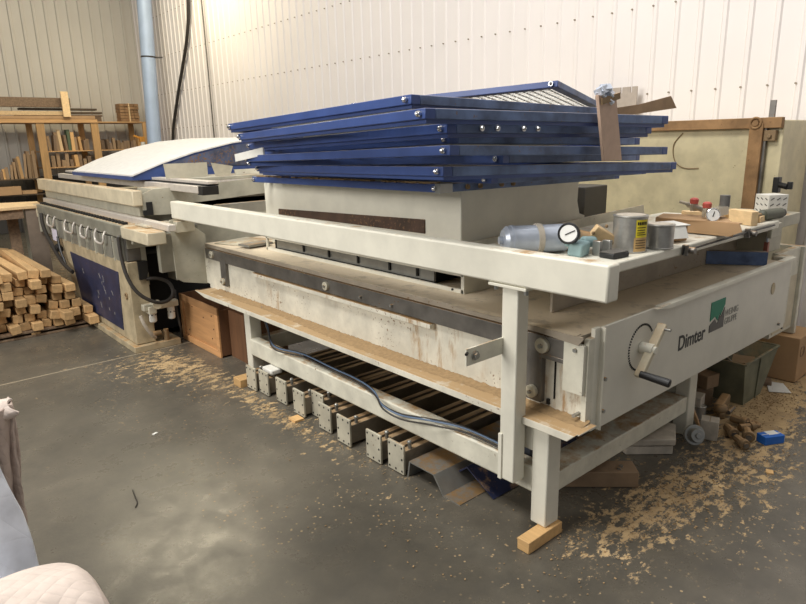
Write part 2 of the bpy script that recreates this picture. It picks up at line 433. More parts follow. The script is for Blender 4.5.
# ledge
b = B()
b.prism([(1.165, 0.502), (4.42, 0.502), (4.42, 0.508), (1.165, 0.508)], 'X', 1.82, 1.935)
b.prism([(1.17, 0.508), (1.20, 0.478), (4.28, 0.478), (4.45, 0.508)], 'X', 1.797, 1.821)
P(b, 'side_ledge', 'ledge', bevel=0.002, label='beige ledge covered in sawdust')
# sawdust heaped on the ledge
b = B(); random.seed(3)
ny = 240; prev = None
for i in range(ny+1):
    y = 1.19 + (4.30-1.19)*i/ny
    wv = 0.03+0.02*math.sin(y*3.1)+0.012*random.random(); h = 0.003+0.004*random.random()
    row = [b.bm.verts.new((1.932-wv-0.035, y, 0.5085)), b.bm.verts.new((1.932-wv*0.55, y, 0.509+h)), b.bm.verts.new((1.929, y, 0.512+h*1.6))]
    if prev: 
        for j in range(2): b.bm.faces.new((prev[j], row[j], row[j+1], prev[j+1]))
    prev = row
P(b, 'sawdust_drift', 'sawdust', bevel=0, kind='stuff')
# legs
legmat = 'beige_clean'
for (x0, y0) in ((1.835, 1.305), (3.10, 1.345), (1.855, 3.73), (3.10, 3.73)):
    zb = 0.05 if x0 < 1.84 else 0.0
    P(B().box(x0, x0+0.085, y0, y0+0.075, zb, 0.50), 'leg', legmat, bevel=0.006)
P(B().box(1.838, 1.85, 1.381, 1.47, 0.36, 0.477), 'leg_gusset', legmat, bevel=0.001)
b = B(); b.box(1.95, 3.05, 1.475, 1.52, 0.24, 0.44); P(b, 'under_tray', plain('dark_blue_grey_steel', (66, 70, 78), .6, .2, .2, 12))
# lower rails
P(B().box(1.845, 1.915, 1.38, 3.73, 0.172, 0.283), 'bottom_rail', 'beige', bevel=0.008)
P(B().box(1.92, 3.10, 1.352, 1.47, 0.135, 0.222), 'bottom_rail', 'beige', bevel=0.006)
P(B().box(3.11, 3.17, 1.42, 3.73, 0.165, 0.275), 'bottom_rail', 'beige', bevel=0.006)
P(B().box(1.92, 3.10, 3.735, 3.795, 0.165, 0.275), 'bottom_rail', 'beige', bevel=0.006)
# upright post and top beam in front
P(B().box(1.755, 1.822, 1.405, 1.478, 0.235, 1.018), 'post', 'beige_clean', bevel=0.005)
P(B().box(1.742, 1.835, 1.36, 1.535, 1.018, 1.028), 'post_cap', 'beige_clean', bevel=0.001)
b = B()
for y in (1.375, 1.515): b.cyl((1.765, y, 1.0), (1.765, y, 1.02), 0.009, seg=6)
P(b, 'cap_bolt', 'galv', bevel=0)
b = B(); b.box(1.748, 1.756, 1.463, 1.48, 0.235, 0.43); P(b, 'post_flange', 'beige_clean', bevel=0.001)
P(B().box(1.745, 1.812, 1.04, 4.60, 1.030, 1.155), 'top_beam', 'beige_clean', bevel=0.008)
b = B(); b.box(1.555, 1.757, 1.469, 1.476, 0.758, 0.822); o = P(b, 'bracket', 'beige', bevel=0)
b = B(); b.cyl((1.60, 1.47, 0.79), (1.60, 1.455, 0.79), 0.012, seg=6); b.cyl((1.60, 1.47, 0.79), (1.60, 1.464, 0.79), 0.018, seg=16); b.build('bolt', 'galv', o)
b = B(); b.cyl((1.558, 1.468, 0.808), (1.545, 1.46, 0.808), 0.006, seg=8); b.build('pin', 'black', o)
# gusset plate at the far end of the beam
b = B(); b.prism([(1.695, 1.03), (1.70, 0.60), (1.75, 0.565), (1.93, 0.525), (1.95, 0.60), (1.95, 0.90), (1.84, 0.99), (1.80, 1.03)], 'Y', 4.515, 4.525)
o = P(b, 'end_gusset', 'leftgrey', bevel=0.002)
b = B(); b.box(1.75, 1.79, 4.505, 4.513, 0.955, 0.985); b.build('hole', 'dark', o)
b = B(); b.box(1.93, 1.952, 4.44, 4.52, 0.53, 0.79); P(b, 'end_flange', 'beige_dirty')
# front panel
fp = P(B().box(1.995, 3.90, 1.200, 1.212, 0.462, 0.868), 'front_panel', 'panel', bevel=0.003, label='light grey front panel with lettering and crank')
b = B(); b.box(1.955, 1.995, 1.205, 1.222, 0.462, 0.868); b.box(1.990, 1.997, 1.185, 1.21, 0.462, 0.868); P(b, 'panel_edge', 'beige_clean', bevel=0.001)
b = B(); b.prism([(2.36, 0.868), (2.46, 0.852), (3.90, 0.856), (3.90, 0.868)], 'Y', 1.180, 1.1985)
b.box(2.40, 3.90, 1.180, 1.215, 0.868, 0.871); P(b, 'panel_lip', 'beige_clean', bevel=0.001)
b = B(); b.box(2.36, 3.88, 1.2125, 1.239, 0.80, 0.843); P(b, 'table_gap', 'dark', bevel=0)
for x, z in ((2.02, .53), (2.02, .66), (3.80, .50)):
    b = B(); b.cyl((x, 1.2, z), (x, 1.188, z), 0.008, seg=8); b.build('screw', 'galv', fp)
b = B(); b.cyl((3.66, 1.1995, 0.728), (3.66, 1.197, 0.728), 0.026, seg=20)
for v in b.bm.verts: v.co.z = 0.728+(v.co.z-0.728)*1.25
b.build('hand_hole', 'pressplate', fp)
# crank
cr = (2.285, 1.2, 0.722)
b = B()
for k in range(44):
    a = R(35+k*300/43); c, s = math.cos(a), math.sin(a)
    b.obox((cr[0]+0.094*c, 1.1985, cr[2]+0.094*s), (0.0085, 0.002, 0.006), (0, -a, 0))
b.build('dial_marks', 'inkblack', fp)
b = B(); b.cyl((cr[0], 1.20, cr[2]), (cr[0], 1.145, cr[2]), 0.024, seg=24); b.cyl((cr[0], 1.146, cr[2]), (cr[0], 1.135, cr[2]), 0.016, seg=20)
P(b, 'crank_hub', 'beige_clean', bevel=0.002)
b = B(); b.bar((2.20, 1.157, 0.630), (2.365, 1.157, 0.81), 0.036, 0.022)
P(b, 'crank_arm', 'leftbeige', bevel=0.004)
b = B(); b.cyl((2.205, 1.155, 0.642), (2.225, 1.04, 0.628), 0.014, 0.017, seg=20)
P(b, 'crank_handle', 'black', bevel=0.004, label='black plastic crank handle')
b = B(); b.cyl((2.35, 1.16, 0.796), (2.35, 1.115, 0.796), 0.006, seg=10); P(b, 'crank_pin', 'galv', bevel=0)
# lettering and mark on the panel (text faces -y)
RX = (R(90), 0, 0)
text('Dimter', 'lettering', 'lettergrey', fp, (2.605, 1.1990, 0.628), RX, 0.095, sx=0.93, bold=0.0016)
b = B(); b.prism([(2.905, 0.700), (2.905, 0.790), (3.055, 0.790), (3.055, 0.757), (3.012, 0.710), (3.005, 0.725), (2.985, 0.690), (2.955, 0.716)][::-1], 'Y', 1.197, 1.1995)
b.build('logo_top', 'green', fp)
b = B(); b.prism([(2.905, 0.645), (3.055, 0.645), (3.055, 0.742), (3.017, 0.698), (3.008, 0.712), (2.985, 0.672), (2.955, 0.702), (2.905, 0.680)], 'Y', 1.197, 1.1995)
b.build('logo_bottom', 'logogrey', fp)
text('WEINIG', 'lettering', 'lightgrey', fp, (3.068, 1.1990, 0.692), RX, 0.047, sx=0.92)
text('GRUPPE', 'lettering', 'lightgrey', fp, (3.068, 1.1990, 0.650), RX, 0.047, sx=0.86)
# far end column of the machine
b = B(); b.box(3.905, 4.0, 1.225, 1.30, 0.46, 0.86); b.box(4.0, 4.36, 1.30, 1.34, 0.34, 0.86); b.box(4.36, 4.40, 1.28, 1.9, .30, .86); P(b, 'end_column', 'beige', bevel=0.004)
b = B(); b.box(4.03, 4.345, 1.297, 1.299, 0.36, 0.69); P(b, 'column_cover', 'leftbeige', bevel=0.001)
b = B()
for z in (.44, .52, .60, .68, .76): b.cyl((3.95, 1.226, z), (3.95, 1.217, z), .007, seg=8)
P(b, 'column_screw', 'galv', bevel=0)
# ---- cross shelf with clamps
b = B(); b.box(1.83, 3.70, 1.22, 1.86, 1.048, 1.0915); P(b, 'top_shelf', 'beige_clean', bevel=0.008)
b = B(); b.box(2.10, 3.90, 1.50, 1.512, .844, .96); b.box(2.60, 3.9, 1.514, 1.56, .96, 1.046); P(b, 'under_shelf_plate', 'table', bevel=0.002)
b = B(); b.box(2.60, 3.9, 1.494, 1.50, .955, .975); P(b, 'under_shelf_rail', 'steel', bevel=0.002)
b = B(); b.box(3.705, 4.20, 1.28, 1.62, 1.02, 1.085); b.box(3.90, 4.12, 1.34, 1.60, .87, 1.02); b.box(3.72, 3.86, 1.26, 1.28, .985, 1.06); P(b, 'shelf_end_support', 'leftgrey', bevel=0.004)
b = B(); b.tube([(2.60, 1.210, 1.055), (2.60, 1.208, 1.084), (2.68, 1.206, 1.072), (3.2, 1.206, 1.078), (3.6, 1.21, 1.076)], 0.0045, 6); P(b, 'guide_rod', 'black', bevel=0)
for x in (2.60, 3.24):
    b = B(); b.box(x, x+.018, 1.195, 1.218, 1.05, 1.096); b.cyl((x+.035, 1.21, 1.07), (x+.035, 1.175, 1.07), 0.014, seg=10); P(b, 'clamp', 'steel', bevel=0.002)
# ---- press head
b = B(); b.box(2.10, 2.86, 2.02, 3.84, 0.95, 1.318); P(b, 'press_head', 'beige_clean', bevel=0.006)
b = B(); b.prism([(2.80, 1.318), (3.03, 1.318), (3.025, 1.20), (3.05, 1.13), (3.10, 1.115), (3.10, 0.95), (2.80, 0.95)], 'Y', 2.022, 2.034)
b.box(3.08, 3.10, 2.04, 3.8, .95, 1.10); P(b, 'head_side_plate', 'beige_clean', bevel=0)
b = B(); b.prism([(2.10, 0.95), (2.13, 1.08), (3.70, 1.125), (3.74, 1.00), (3.3, 0.965), (2.6, 0.94)], 'Y', 1.995, 2.005); P(b, 'head_wing_plate', 'beige', bevel=0)
b = B(); b.box(3.52, 3.78, 2.30, 2.5, 1.02, 1.232); b.box(3.12, 3.52, 2.4, 2.45, 1.02, 1.1); P(b, 'motor_box', plain('dark_grey_box', (74, 72, 68), .5), bevel=0.006)
b = B(); b.prism([(2.26, 1.10), (2.26, 1.17), (3.66, 1.132), (3.66, 1.095)], 'X', 2.092, 2.102); P(b, 'rusty_slot_strip', 'rust', bevel=0.004, label='rusty brown strip with screw holes')
b = B()
b.box(2.085, 2.10, 1.99, 3.84, 0.842, 0.862); b.box(2.085, 2.10, 1.99, 3.84, 0.924, 0.95)
for y in (1.99, 3.825): b.box(2.085, 2.10, y, y+0.016, 0.842, 0.95)
b.prism([(2.085, .842), (2.085, .945), (2.55, .945), (2.55, .842)], 'Y', 1.986, 1.992)
P(b, 'head_base_frame', 'beige_clean', bevel=0.001)
b = B(); b.box(2.115, 2.13, 2.22, 3.75, 0.862, 0.93); P(b, 'pressure_bar', 'galv', bevel=0.001)
for y in (2.33, 2.55, 2.83, 3.12, 3.40):
    b = B(); b.box(2.106, 2.1145, y, y+.014, 0.875, 0.918); P(b, 'slot', 'dark', bevel=0)
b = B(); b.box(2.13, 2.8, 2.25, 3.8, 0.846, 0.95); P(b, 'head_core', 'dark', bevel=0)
for y, z in ((2.06, 0.855), (3.86, 1.30)):
    b = B(); b.cyl((2.099, y if y < 3 else 3.80, z), (2.08, y if y < 3 else 3.80, z), 0.006, seg=8); P(b, 'screw', 'black', bevel=0)
# flat sheets lying on the far end of the table
b = B(); b.obox((2.16, 4.22, 0.848), (0.32, 0.40, 0.006), (0, 0, 0.3)); single(b, 'sheet_offcut', 'plate', (2.16, 4.22, 0.845), 'pale flat sheet lying on far end of the dusty table plate', 'sheet')
b = B(); b.obox((2.10, 4.02, 0.862), (0.20, 0.13, 0.016), (0, 0, 0.1)); single(b, 'steel_block', 'galv', (2.10, 4.02, 0.852), 'small grey steel plate lying on the pale sheet under the top beam', 'plate')

# hoses lying along the lower rail
hp = [(1.90, 3.60, 0.50), (1.89, 3.52, 0.38), (1.84, 3.36, 0.30), (1.90, 3.12, 0.292), (1.89, 2.80, 0.292), (1.885, 2.55, 0.292), (1.845, 2.36, 0.294), (1.80, 2.24, 0.27), (1.815, 2.12, 0.25), (1.835, 1.95, 0.275), (1.87, 1.75, 0.292), (1.87, 1.52, 0.292)]
for k, (mt, lb) in enumerate((('rubber', 'black rubber hose looped over the low rail, nearest the floor'), ('bluehose', 'blue-grey hose looped over the low rail, middle of three'), ('rubber', 'black hose looped over the low rail, nearest the machine'))):
    b = B(); b.tube([(x-0.018+0.018*k, y+0.03*k, z+0.006+0.006*(k == 1)) for x, y, z in hp], 0.0045, 8, smooth=8)
    single(b, 'hose', mt, (1.87, 3.3, 0.29), lb, 'hose', 'hoses along the lower rail')

# ============================================================ CLAMP BARS ON THE FLOOR
plates = [(1.742, 3.55, 'farthest'), (1.760, 3.418, ''), (1.769, 3.219, ''), (1.752, 2.991, ''), (1.812, 2.885, ''), (1.746, 2.715, ''), (1.729, 2.514, ''), (1.732, 2.266, ''), (1.745, 2.110, 'nearest')]
ords = ['farthest from the camera, beside the rear leg', 'second from the rear leg', 'third from the rear leg', 'fourth from the rear leg, standing a little apart', 'fifth from the rear leg, set back and half hidden',
        'sixth from the rear leg', 'seventh from the rear leg', 'second nearest the bent grey sheet', 'nearest the bent grey sheet']
cb = empty('clamp_bar', (plates[0][0], plates[0][1], 0))
X0, Y0 = plates[0][0], plates[0][1]
b = B(); b.box(X0, X0+0.012, Y0-0.058, Y0+0.058, 0.006, 0.158); ep = b.build('end_plate', 'plate', cb, 0.002)
b = B()
for dy in (-.045, 0, .045):
    for z in (.022, .082, .142):
        if dy == 0 and z == .082: continue
        b.cyl((X0+.001, Y0+dy, z), (X0-.0015, Y0+dy, z), .0055, seg=8)
b.build('bolt_hole', 'dark', ep)['kind'] = 'stuff'
b = B(); b.box(X0+.012, X0+1.30, Y0-.045, Y0+.045, 0.015, 0.118); b.build('bar', 'barst', cb, 0.003)
b = B(); b.box(X0+.012, X0+1.30, Y0-.012, Y0+.012, .1185, .132); b.build('guide_strip', 'steel', cb, 0.002)
for dx in (.06, .2):
    b = B(); b.cyl((X0+dx, Y0-.035, .118), (X0+dx, Y0-.035, .148), .009, seg=8); b.sph((X0+dx, Y0-.035, .15), .012, seg=8); b.build('knob', 'galv', cb)
for i, (x, y, _) in enumerate(plates):
    o = cb if i == 0 else copy_tree(cb)
    o.location = (x, y, 0); o.rotation_euler = (0, 0, random.uniform(-.015, .015))
    prop(o, 'clamp bar with drilled end plate, ' + ords[i], 'clamp bar', 'clamp bars laid under the press')
b = B(); b.box(1.79, 1.87, 3.36, 3.48, .1335, .168); single(b, 'plastic_block', 'white', (1.83, 3.42, .133), 'small white block lying on a clamp bar near the rear leg', 'block', bevel=.008)
# small wooden wedge beside first plate
b = B(); b.box(1.70, 1.80, 3.62, 3.72, 0, 0.055); single(b, 'wood_block', 'pine', (1.75, 3.67, 0), 'small pine block on the floor beside the rear leg', 'wood block', bevel=.003)
b = B(); b.box(1.68, 1.74, 2.92, 2.99, 0, 0.012); single(b, 'wood_chip', 'pine', (1.71, 2.95, 0), 'flat wood chip on the floor beside the fourth end plate', 'wood chip')

# bent grey sheet and blue sheet on the floor
b = B(); b.prism([(2.045, 0.0), (2.03, .085), (1.86, .085), (1.80, 0.004), (1.70, .004), (1.70, .0), (1.805, .0), (1.866, .079), (2.022, .079), (2.037, 0.0)], 'X', 1.76, 2.7)
single(b, 'bent_sheet', 'galv', (2.1, 1.9, 0), 'grey bent sheet metal tray with sawdust, on the floor beside the post', 'sheet metal')
b = B(); b.prism([(1.63, .004), (1.64, .011), (1.79, .10), (1.86, .045), (1.855, .038), (1.79, .092)], 'X', 1.90, 2.7)
o = single(b, 'blue_sheet', 'blue_dark', (2.0, 1.7, 0), 'blue folded sheet metal on the floor behind the front leg', 'sheet metal')

# wood block under front leg
o = single(B().box(1.712, 1.925, 1.288, 1.345, 0, .05), 'wood_block', 'pine', (1.8, 1.32, 0), 'light pine block wedged under the front leg', 'wood block', bevel=.003)

# ============================================================ BLUE GUARD PANELS
def panel_mesh(L, W, T=0.036, key='D'):
    e = empty('guard_panel', (0, 0, 0))
    f = 0.045
    b = B(); b.box(0, f, 0, L, -T, 0); b.build('side_rail', 'blue', e, .003)
    b = B(); b.box(W-f, W, 0, L, -T, 0); b.build('side_rail', 'blue', e, .003)
    b = B(); b.box(f, W-f, 0, f, -T, 0); b.build('end_rail', 'blue_dusty', e, .003)
    b = B(); b.box(f, W-f, L-f, L, -T, 0); b.build('end_rail', 'blue', e, .003)
    b = B(); g = .012; q0 = -T-.014
    for bx in () if key in 'DMHGE' else ((g, g+.02, g, L-g), (W-g-.02, W-g, g, L-g), (g+.02, W-g-.02, g, g+.02), (g+.02, W-g-.02, L-g-.02, L-g)): b.box(*bx, q0, -T)
    (b.build('inner_flange', 'blue', e) if key not in 'DMHGE' else b.bm.free())
    b = B(); h = -T*0.55; t = .0022
    n = int((W-2*f)/.042)
    for i in range(1, n):
        x = f+(W-2*f)*i/n; b.box(x-t, x+t, f*.7, L-f*.7, h-t, h+t)
    n = int((L-2*f)/.042)
    for i in range(1, n):
        y = f+(L-2*f)*i/n; b.box(f*.7, W-f*.7, y-t, y+t, h, h+2*t)
    wm = b.build('wire_mesh', 'galv', e)
    for (p, d) in (((0, .03), (-1, 0)), ((0, L-.03), (-1, 0))):
        b = B(); b.cyl((p[0], p[1], -T/2), (p[0]+d[0]*.013, p[1], -T/2), .011, seg=12)
        b.sph((p[0]+d[0]*.012, p[1], -T/2), .009, seg=8); b.build('corner_bolt', 'chrome', e)
    return e
PN = [ # x, y, z(top), yaw, tilt along length, tilt across, L, W, label
 ('H', 1.913, 1.964, 1.3605, -.035, -.010, -.010, 1.797, 1.354, 'lowest blue guard panel of the stack, resting on the press head, sawdust along its edge'),
 ('G', 1.971, 1.728, 1.404, .007, -.006, -.020, 1.856, 1.255, 'second blue guard panel from the bottom of the stack'),
 ('F', 1.660, 1.687, 1.451, -.109, -.016, -.0265, 1.789, 1.474, 'third blue guard panel from the bottom, its dusty end sticking out far right'),
 ('E', 1.955, 1.654, 1.4865, .098, -.017, -.029, 1.786, 1.272, 'fourth blue guard panel from the bottom, worn greyish edge'),
 ('D', 1.630, 1.622, 1.528, -.077, -.026, -.029, 1.8175, 1.375, 'fifth blue guard panel from the bottom, in the middle of the stack'),
 ('M', 1.870, 1.860, 1.566, -.071, -.031, -.026, 1.788, 1.322, 'blue guard panel set back in shade between the middle panels and the four-bolt panel'),
 ('C', 1.657, 1.663, 1.604, -.093, -.029, -.014, 1.854, 1.242, 'blue guard panel with four bolt heads along its short end'),
 ('B', 1.513, 1.622, 1.652, -.121, -.027, -.018, 1.812, 1.366, 'second blue guard panel from the top, sticking furthest out to the left'),
 ('A', 1.649, 1.844, 1.714, -.044, -.0316, -.0295, 1.678, 1.229, 'upper blue guard panel lying flat with chrome corner bolts, under the tilted one'),
]
for k, x, y, z, yw, tu, tv, L, W, lb in PN:
    e = panel_mesh(L, W, key=k)
    e.location = (x, y, z)
    u = Vector((-math.sin(yw)*math.cos(tu), math.cos(yw)*math.cos(tu), math.sin(tu)))
    v = Vector((math.cos(yw)*math.cos(tv), math.sin(yw)*math.cos(tv), math.sin(tv)))
    wv = v.cross(u).normalized(); v = u.cross(wv)
    e.rotation_euler = Matrix((v, u, wv)).transposed().to_euler()
    prop(e, lb, 'guard panel', 'blue guard panels stacked on the press head')
    if k in 'CH':
        for xx in (.16, .24, .38, .46):
            b = B(); b.cyl((xx, -.001, -.018), (xx, -.012, -.018), .011, seg=12); b.sph((xx, -.012, -.018), .008, seg=8)
            o = b.build('bolt_head', 'chrome' if k == 'C' else 'dullmetal'); o.parent = e
    if k == 'H':
        b = B(); b.box(-.003, .07, -.004, .03, -.038, .002); o = b.build('corner_bracket', 'galv'); o.parent = e
        b = B()
        for i in range(150):
            yy = random.uniform(.05, L-.05); b.obox((random.uniform(.004, .04), yy, .0035), (.018, .03, .006), (0, 0, random.random()*3))
        o = b.build('sawdust_line', 'sawdust'); o.parent = e; o['kind'] = 'stuff'
# tilted small panel on top
e = panel_mesh(1.2, .98, .03); e.location = (2.60, 1.90, 1.80)
n0, l0, w0 = Vector((2.60, 1.87, 1.803)), Vector((1.98, 2.02, 1.72)), Vector((3.10, 1.76, 1.70))
u = (l0-n0).normalized(); v = (w0-n0); 
n0 = Vector((2.566, 1.849, 1.80))
l0 = Vector((2.30, 2.75, 1.765)); u = (l0-n0).normalized(); w0 = Vector((3.36, 2.02, 1.715)); v = (w0-n0).normalized()
wv = v.cross(u).normalized(); v = u.cross(wv)
e.location = n0; e.rotation_euler = Matrix((v, u, wv)).transposed().to_euler()
prop(e, 'small blue mesh guard panel tilted up on top of the stack', 'guard panel', 'blue guard panels stacked on the press head')

# white strip poking out left
b = B(); b.bar((1.745, 3.50, 1.468), (1.765, 3.20, 1.505), .010, .042); 
single(b, 'metal_strip', 'white', (2.0, 3.5, 1.47), 'short pale metal strip poking out of the left side of the panel stack', 'strip')
# paddle hanging over the panel ends
pd = empty('wooden_board', (2.45, 1.49, 1.445), 'pinkish wooden board with torn tape on top leaning against the blue panel ends', 'board')
b = B(); b.prism([(2.332, 1.706), (2.466, 1.704), (2.540, 1.443), (2.402, 1.444)], 'Y', 1.484, 1.498); b.build('plank', plain('pinkish_wood', (196, 168, 148), .7), pd, .002)
b = B()
random.seed(5)
for i in range(12):
    b.obox((2.40+random.uniform(-.05, .05), 1.495, 1.712+random.uniform(-.02, .02)), (random.uniform(.02, .06), .03, random.uniform(.01, .03)), (random.uniform(-1, 1), random.uniform(-1, 1), random.uniform(-1, 1)))
b.build('tape', 'silver', pd)
b = B(); b.bar((2.35, 1.480, 1.68), (2.48, 1.478, 1.706), .008, .025); b.build('tape_strap', 'dullmetal', pd)

# brown scraps on top right
b = B(); b.prism([(2.80, 1.655), (3.30, 1.652), (3.83, 1.696), (3.75, 1.763), (3.40, 1.71)], 'Y', 1.90, 1.905); single(b, 'cardboard_scrap', M['card_dusty'], (3.2, 1.90, 1.655), 'brown cardboard flap sticking up behind the blue panel ends', 'cardboard')

# ============================================================ THINGS ON THE SHELF
ZS = 1.092
cyl = empty('air_filter', (2.08, 1.58, ZS), 'silver air cylinder with clamp ring and black pressure gauge beside the beam end', 'air cylinder')
ax0, ax1 = Vector((1.955, 1.63, 1.150)), Vector((2.16, 1.50, 1.150))
d = (ax1-ax0).normalized()
b = B(); b.cyl(ax0, ax1, .056, seg=32); b.cyl(ax0-d*.014, ax0, .042, .056, seg=32); b.cyl(ax0-d*.03, ax0-d*.01, .016, seg=12); b.build('barrel', 'silver', cyl)
b = B(); b.cyl(ax0+d*.12, ax0+d*.142, .062, seg=32); b.build('clamp_ring', 'whitedirty', cyl)
b = B(); b.cyl(ax0+d*.017, ax0+d*.028, .059, seg=32); b.build('end_ring', 'silver', cyl)
gc = Vector((2.06, 1.41, 1.186))
gv = (Vector((0, 0, 1.55))-gc).normalized(); gv = (gv+Vector((-.25, .1, .1))).normalized()
b = B(); b.cyl(gc-gv*.034, gc, .040, seg=32); b.ring(gc, gv, .037, .005, 32); ga = b.build('pressure_gauge', 'black', cyl)
b = B(); b.cyl(gc, gc+gv*.002, .034, seg=32); b.build('dial', 'dialwhite', ga)
q = gv.to_track_quat('Z', 'Y'); b = B(); b.bar(gc+gv*.004+q@Vector((-.012, -.006, 0)), gc+gv*.004+q@Vector((.024, .012, 0)), .002, .0035); b.build('needle', 'inkblack', ga)
b = B(); b.cyl((2.10, 1.44, 1.13), (2.09, 1.43, 1.17), .014, seg=10); b.obox((2.12, 1.40, 1.121), (.085, .06, .056), (.1, 0, .2)); b.cyl((2.17, 1.42, 1.14), (2.23, 1.40, 1.135), .022, seg=14); b.build('manifold', 'teal', cyl, .008)
for x, y in ((2.165, 1.335), (2.21, 1.32)):
    b = B(); b.box(x, x+.02, y, y+.035, ZS, ZS+.058); b.build('clip', 'galv', cyl, .003)
rg = empty('air_regulator', (2.27, 1.43, ZS), 'tan square regulator head with corner screws between the gauge and the tin can', 'regulator')
b = B(); b.obox((2.27, 1.40, 1.140), (.105, .03, .085), (.35, .55, -.55)); b.build('square_plate', 'pale', rg, .004)
b = B(); b.cyl((2.24, 1.43, 1.135), (2.20, 1.52, 1.155), .034, seg=20); b.build('valve_body', 'dullmetal', rg)
for dx, dz in ((-.05, .025), (.012, .05), (-.01, -.04), (.05, -.02)):
    b = B(); b.sph((2.262+dx*.8, 1.382-dx*.45, 1.145+dz), .0075, seg=8); b.build('corner_screw', 'dullmetal', rg)
# black flat box
bb = empty('black_box', (2.19, 1.285, ZS), 'small flat black plastic box near the end of the top beam', 'box')
b = B(); b.obox((2.185, 1.285, ZS+.010), (.095, .068, .019), (0, 0, -.1)); b.build('case', 'black', bb, .003)
b = B(); b.obox((2.185, 1.285, ZS+.022), (.090, .062, .004), (0, 0, -.1)); b.build('lid', plain('dark_grey_lid', (96, 92, 86), .5), bb, .001)
# cans
def can(x, y, r, h, lb, label_parts):
    e = empty('tin_can', (x, y, ZS), lb, 'can')
    b = B(); b.cyl((x, y, ZS), (x, y, ZS+h), r, seg=40)
    for z in (.004, h-.003): b.ring((x, y, ZS+z), (0, 0, 1), r+.0005, .003, 40, 6)
    b.build('can_wall', 'can', e)
    b = B(); b.cyl((x, y, ZS+h-.001), (x, y, ZS+h+.0015), r*.86, seg=32); b.build('lid', 'whitedirty', e)
    if label_parts:
        base = math.atan2(-y, -x)+.75
        def strip(a0, a1, z0, z1, rr, bb_):
            n = 10; pv = None
            for i in range(n+1):
                a = a0+(a1-a0)*i/n; c, s_ = math.cos(a), math.sin(a)
                v0 = bb_.bm.verts.new((x+rr*c, y+rr*s_, ZS+z0)); v1 = bb_.bm.verts.new((x+rr*c, y+rr*s_, ZS+z1))
                if pv: bb_.bm.faces.new((pv[0], v0, v1, pv[1]))
                pv = (v0, v1)
        b = B(); strip(base-.42, base+.42, .062, .132, r+.002, b); b.build('warning_label', 'yellow', e)
        b = B(); strip(base-.50, base+.42, .003, .062, r+.002, b); b.build('paper_label', 'tanlab', e)
        b = B()
        for k in range(6): strip(base-.34+k*.115, base-.34+k*.115+.085, .112, .124, r+.003, b)
        for z in (.10, .09, .080, .072): strip(base-.34, base+.34-(z*37 % .2), z, z+.003, r+.003, b)
        for z in (.05, .04, .03, .02): strip(base-.40, base+.3, z, z+.0025, r+.003, b)
        b.build('print', 'inkblack', e)
can(2.350, 1.318, .066, .146, 'taller tin can with yellow and tan label on the shelf', True)
can(2.490, 1.262, .054, .100, 'shorter plain grey tin can on the shelf beside the yellow-labelled one', False)
e = empty('small_carton', (2.68, 1.33, ZS), 'small white and brown carton beside the shorter tin can', 'carton')
b = B(); b.obox((2.68, 1.335, ZS+.036), (.15, .10, .068), (0, 0, -.4)); b.build('carton_body', 'card', e, .002)
b = B(); b.obox((2.665, 1.325, ZS+.075), (.165, .105, .004), (.06, 0, -.4)); b.obox((2.645, 1.268, ZS+.045), (.11, .003, .055), (-.45, 0, -.4)); b.build('carton_flap', 'white', e)
# flat cardboard box
e = empty('cardboard_box', (3.06, 1.33, ZS), 'long flattened brown cardboard box under the brass valves', 'box')
b = B(); b.prism([(2.96, 1.53), (2.965, 1.16), (3.20, 1.30), (3.13, 1.58)], 'Z', ZS+.0005, ZS+.062); b.build('box_body', 'card', e, .003)
b = B(); b.prism([(2.925, 1.49), (2.945, 1.13), (2.975, 1.13), (2.97, 1.53)], 'Z', ZS+.062, ZS+.066); b.prism([(1.50, ZS+.064), (1.13, ZS+.064), (1.115, ZS+.03), (1.17, ZS+.004), (1.40, ZS+.006)], 'X', 2.938, 2.944); b.build('box_flap', 'card', e)
ZC = ZS+.0665
e = empty('valve_manifold', (3.08, 1.38, ZC), 'brass valve manifold with two red caps and a white gauge lying on the cardboard box', 'valve')
b = B(); b.cyl((3.15, 1.46, ZC+.045), (3.02, 1.27, ZC+.026), .014, seg=14); b.cyl((3.21, 1.53, ZC+.05), (3.15, 1.455, ZC+.045), .009, seg=10)
b.cyl((3.12, 1.42, ZC+.02), (3.12, 1.42, ZC+.055), .019, seg=6); b.cyl((3.06, 1.33, ZC+.002), (3.06, 1.33, ZC+.045), .021, seg=6); b.bar((3.03, 1.28, ZC+.03), (3.16, 1.29, ZC+.03), .04, .04)
b.build('pipe', plain('nickel', (186, 178, 160), .35, .7), e)
for x, y, z in ((3.12, 1.42, ZC+.055), (3.06, 1.33, ZC+.045)):
    b = B(); b.cyl((x, y, z), (x, y, z+.02), .019, .021, seg=16); b.sph((x, y, z+.02), .020, (1, 1, .5)); b.build('cap', plain('red_cap_faded', (206, 96, 84), .5), e)
gc2 = Vector((2.96, 1.255, ZC+.026)); gv2 = (Vector((-2.3, -1.6, .3))).normalized()
b = B(); b.cyl(gc2-gv2*.02, gc2, .030, seg=24); b.ring(gc2, gv2, .028, .003, 24, 6); ga = b.build('gauge', 'chrome', e)
b = B(); b.cyl(gc2, gc2+gv2*.002, .026, seg=24); b.build('dial', 'dialwhite', ga)
q = gv2.to_track_quat('Z', 'Y'); b = B(); b.bar(gc2+gv2*.003+q@Vector((-.002, -.008, 0)), gc2+gv2*.003+q@Vector((.004, .016, 0)), .003, .002); b.build('needle', 'inkblack', ga)
b = B(); b.cyl((3.155, 1.29, ZC+.045), (3.155, 1.29, ZC+.10), .023, seg=18); b.build('regulator_knob', plain('grey_knob', (110, 108, 104), .5), e)
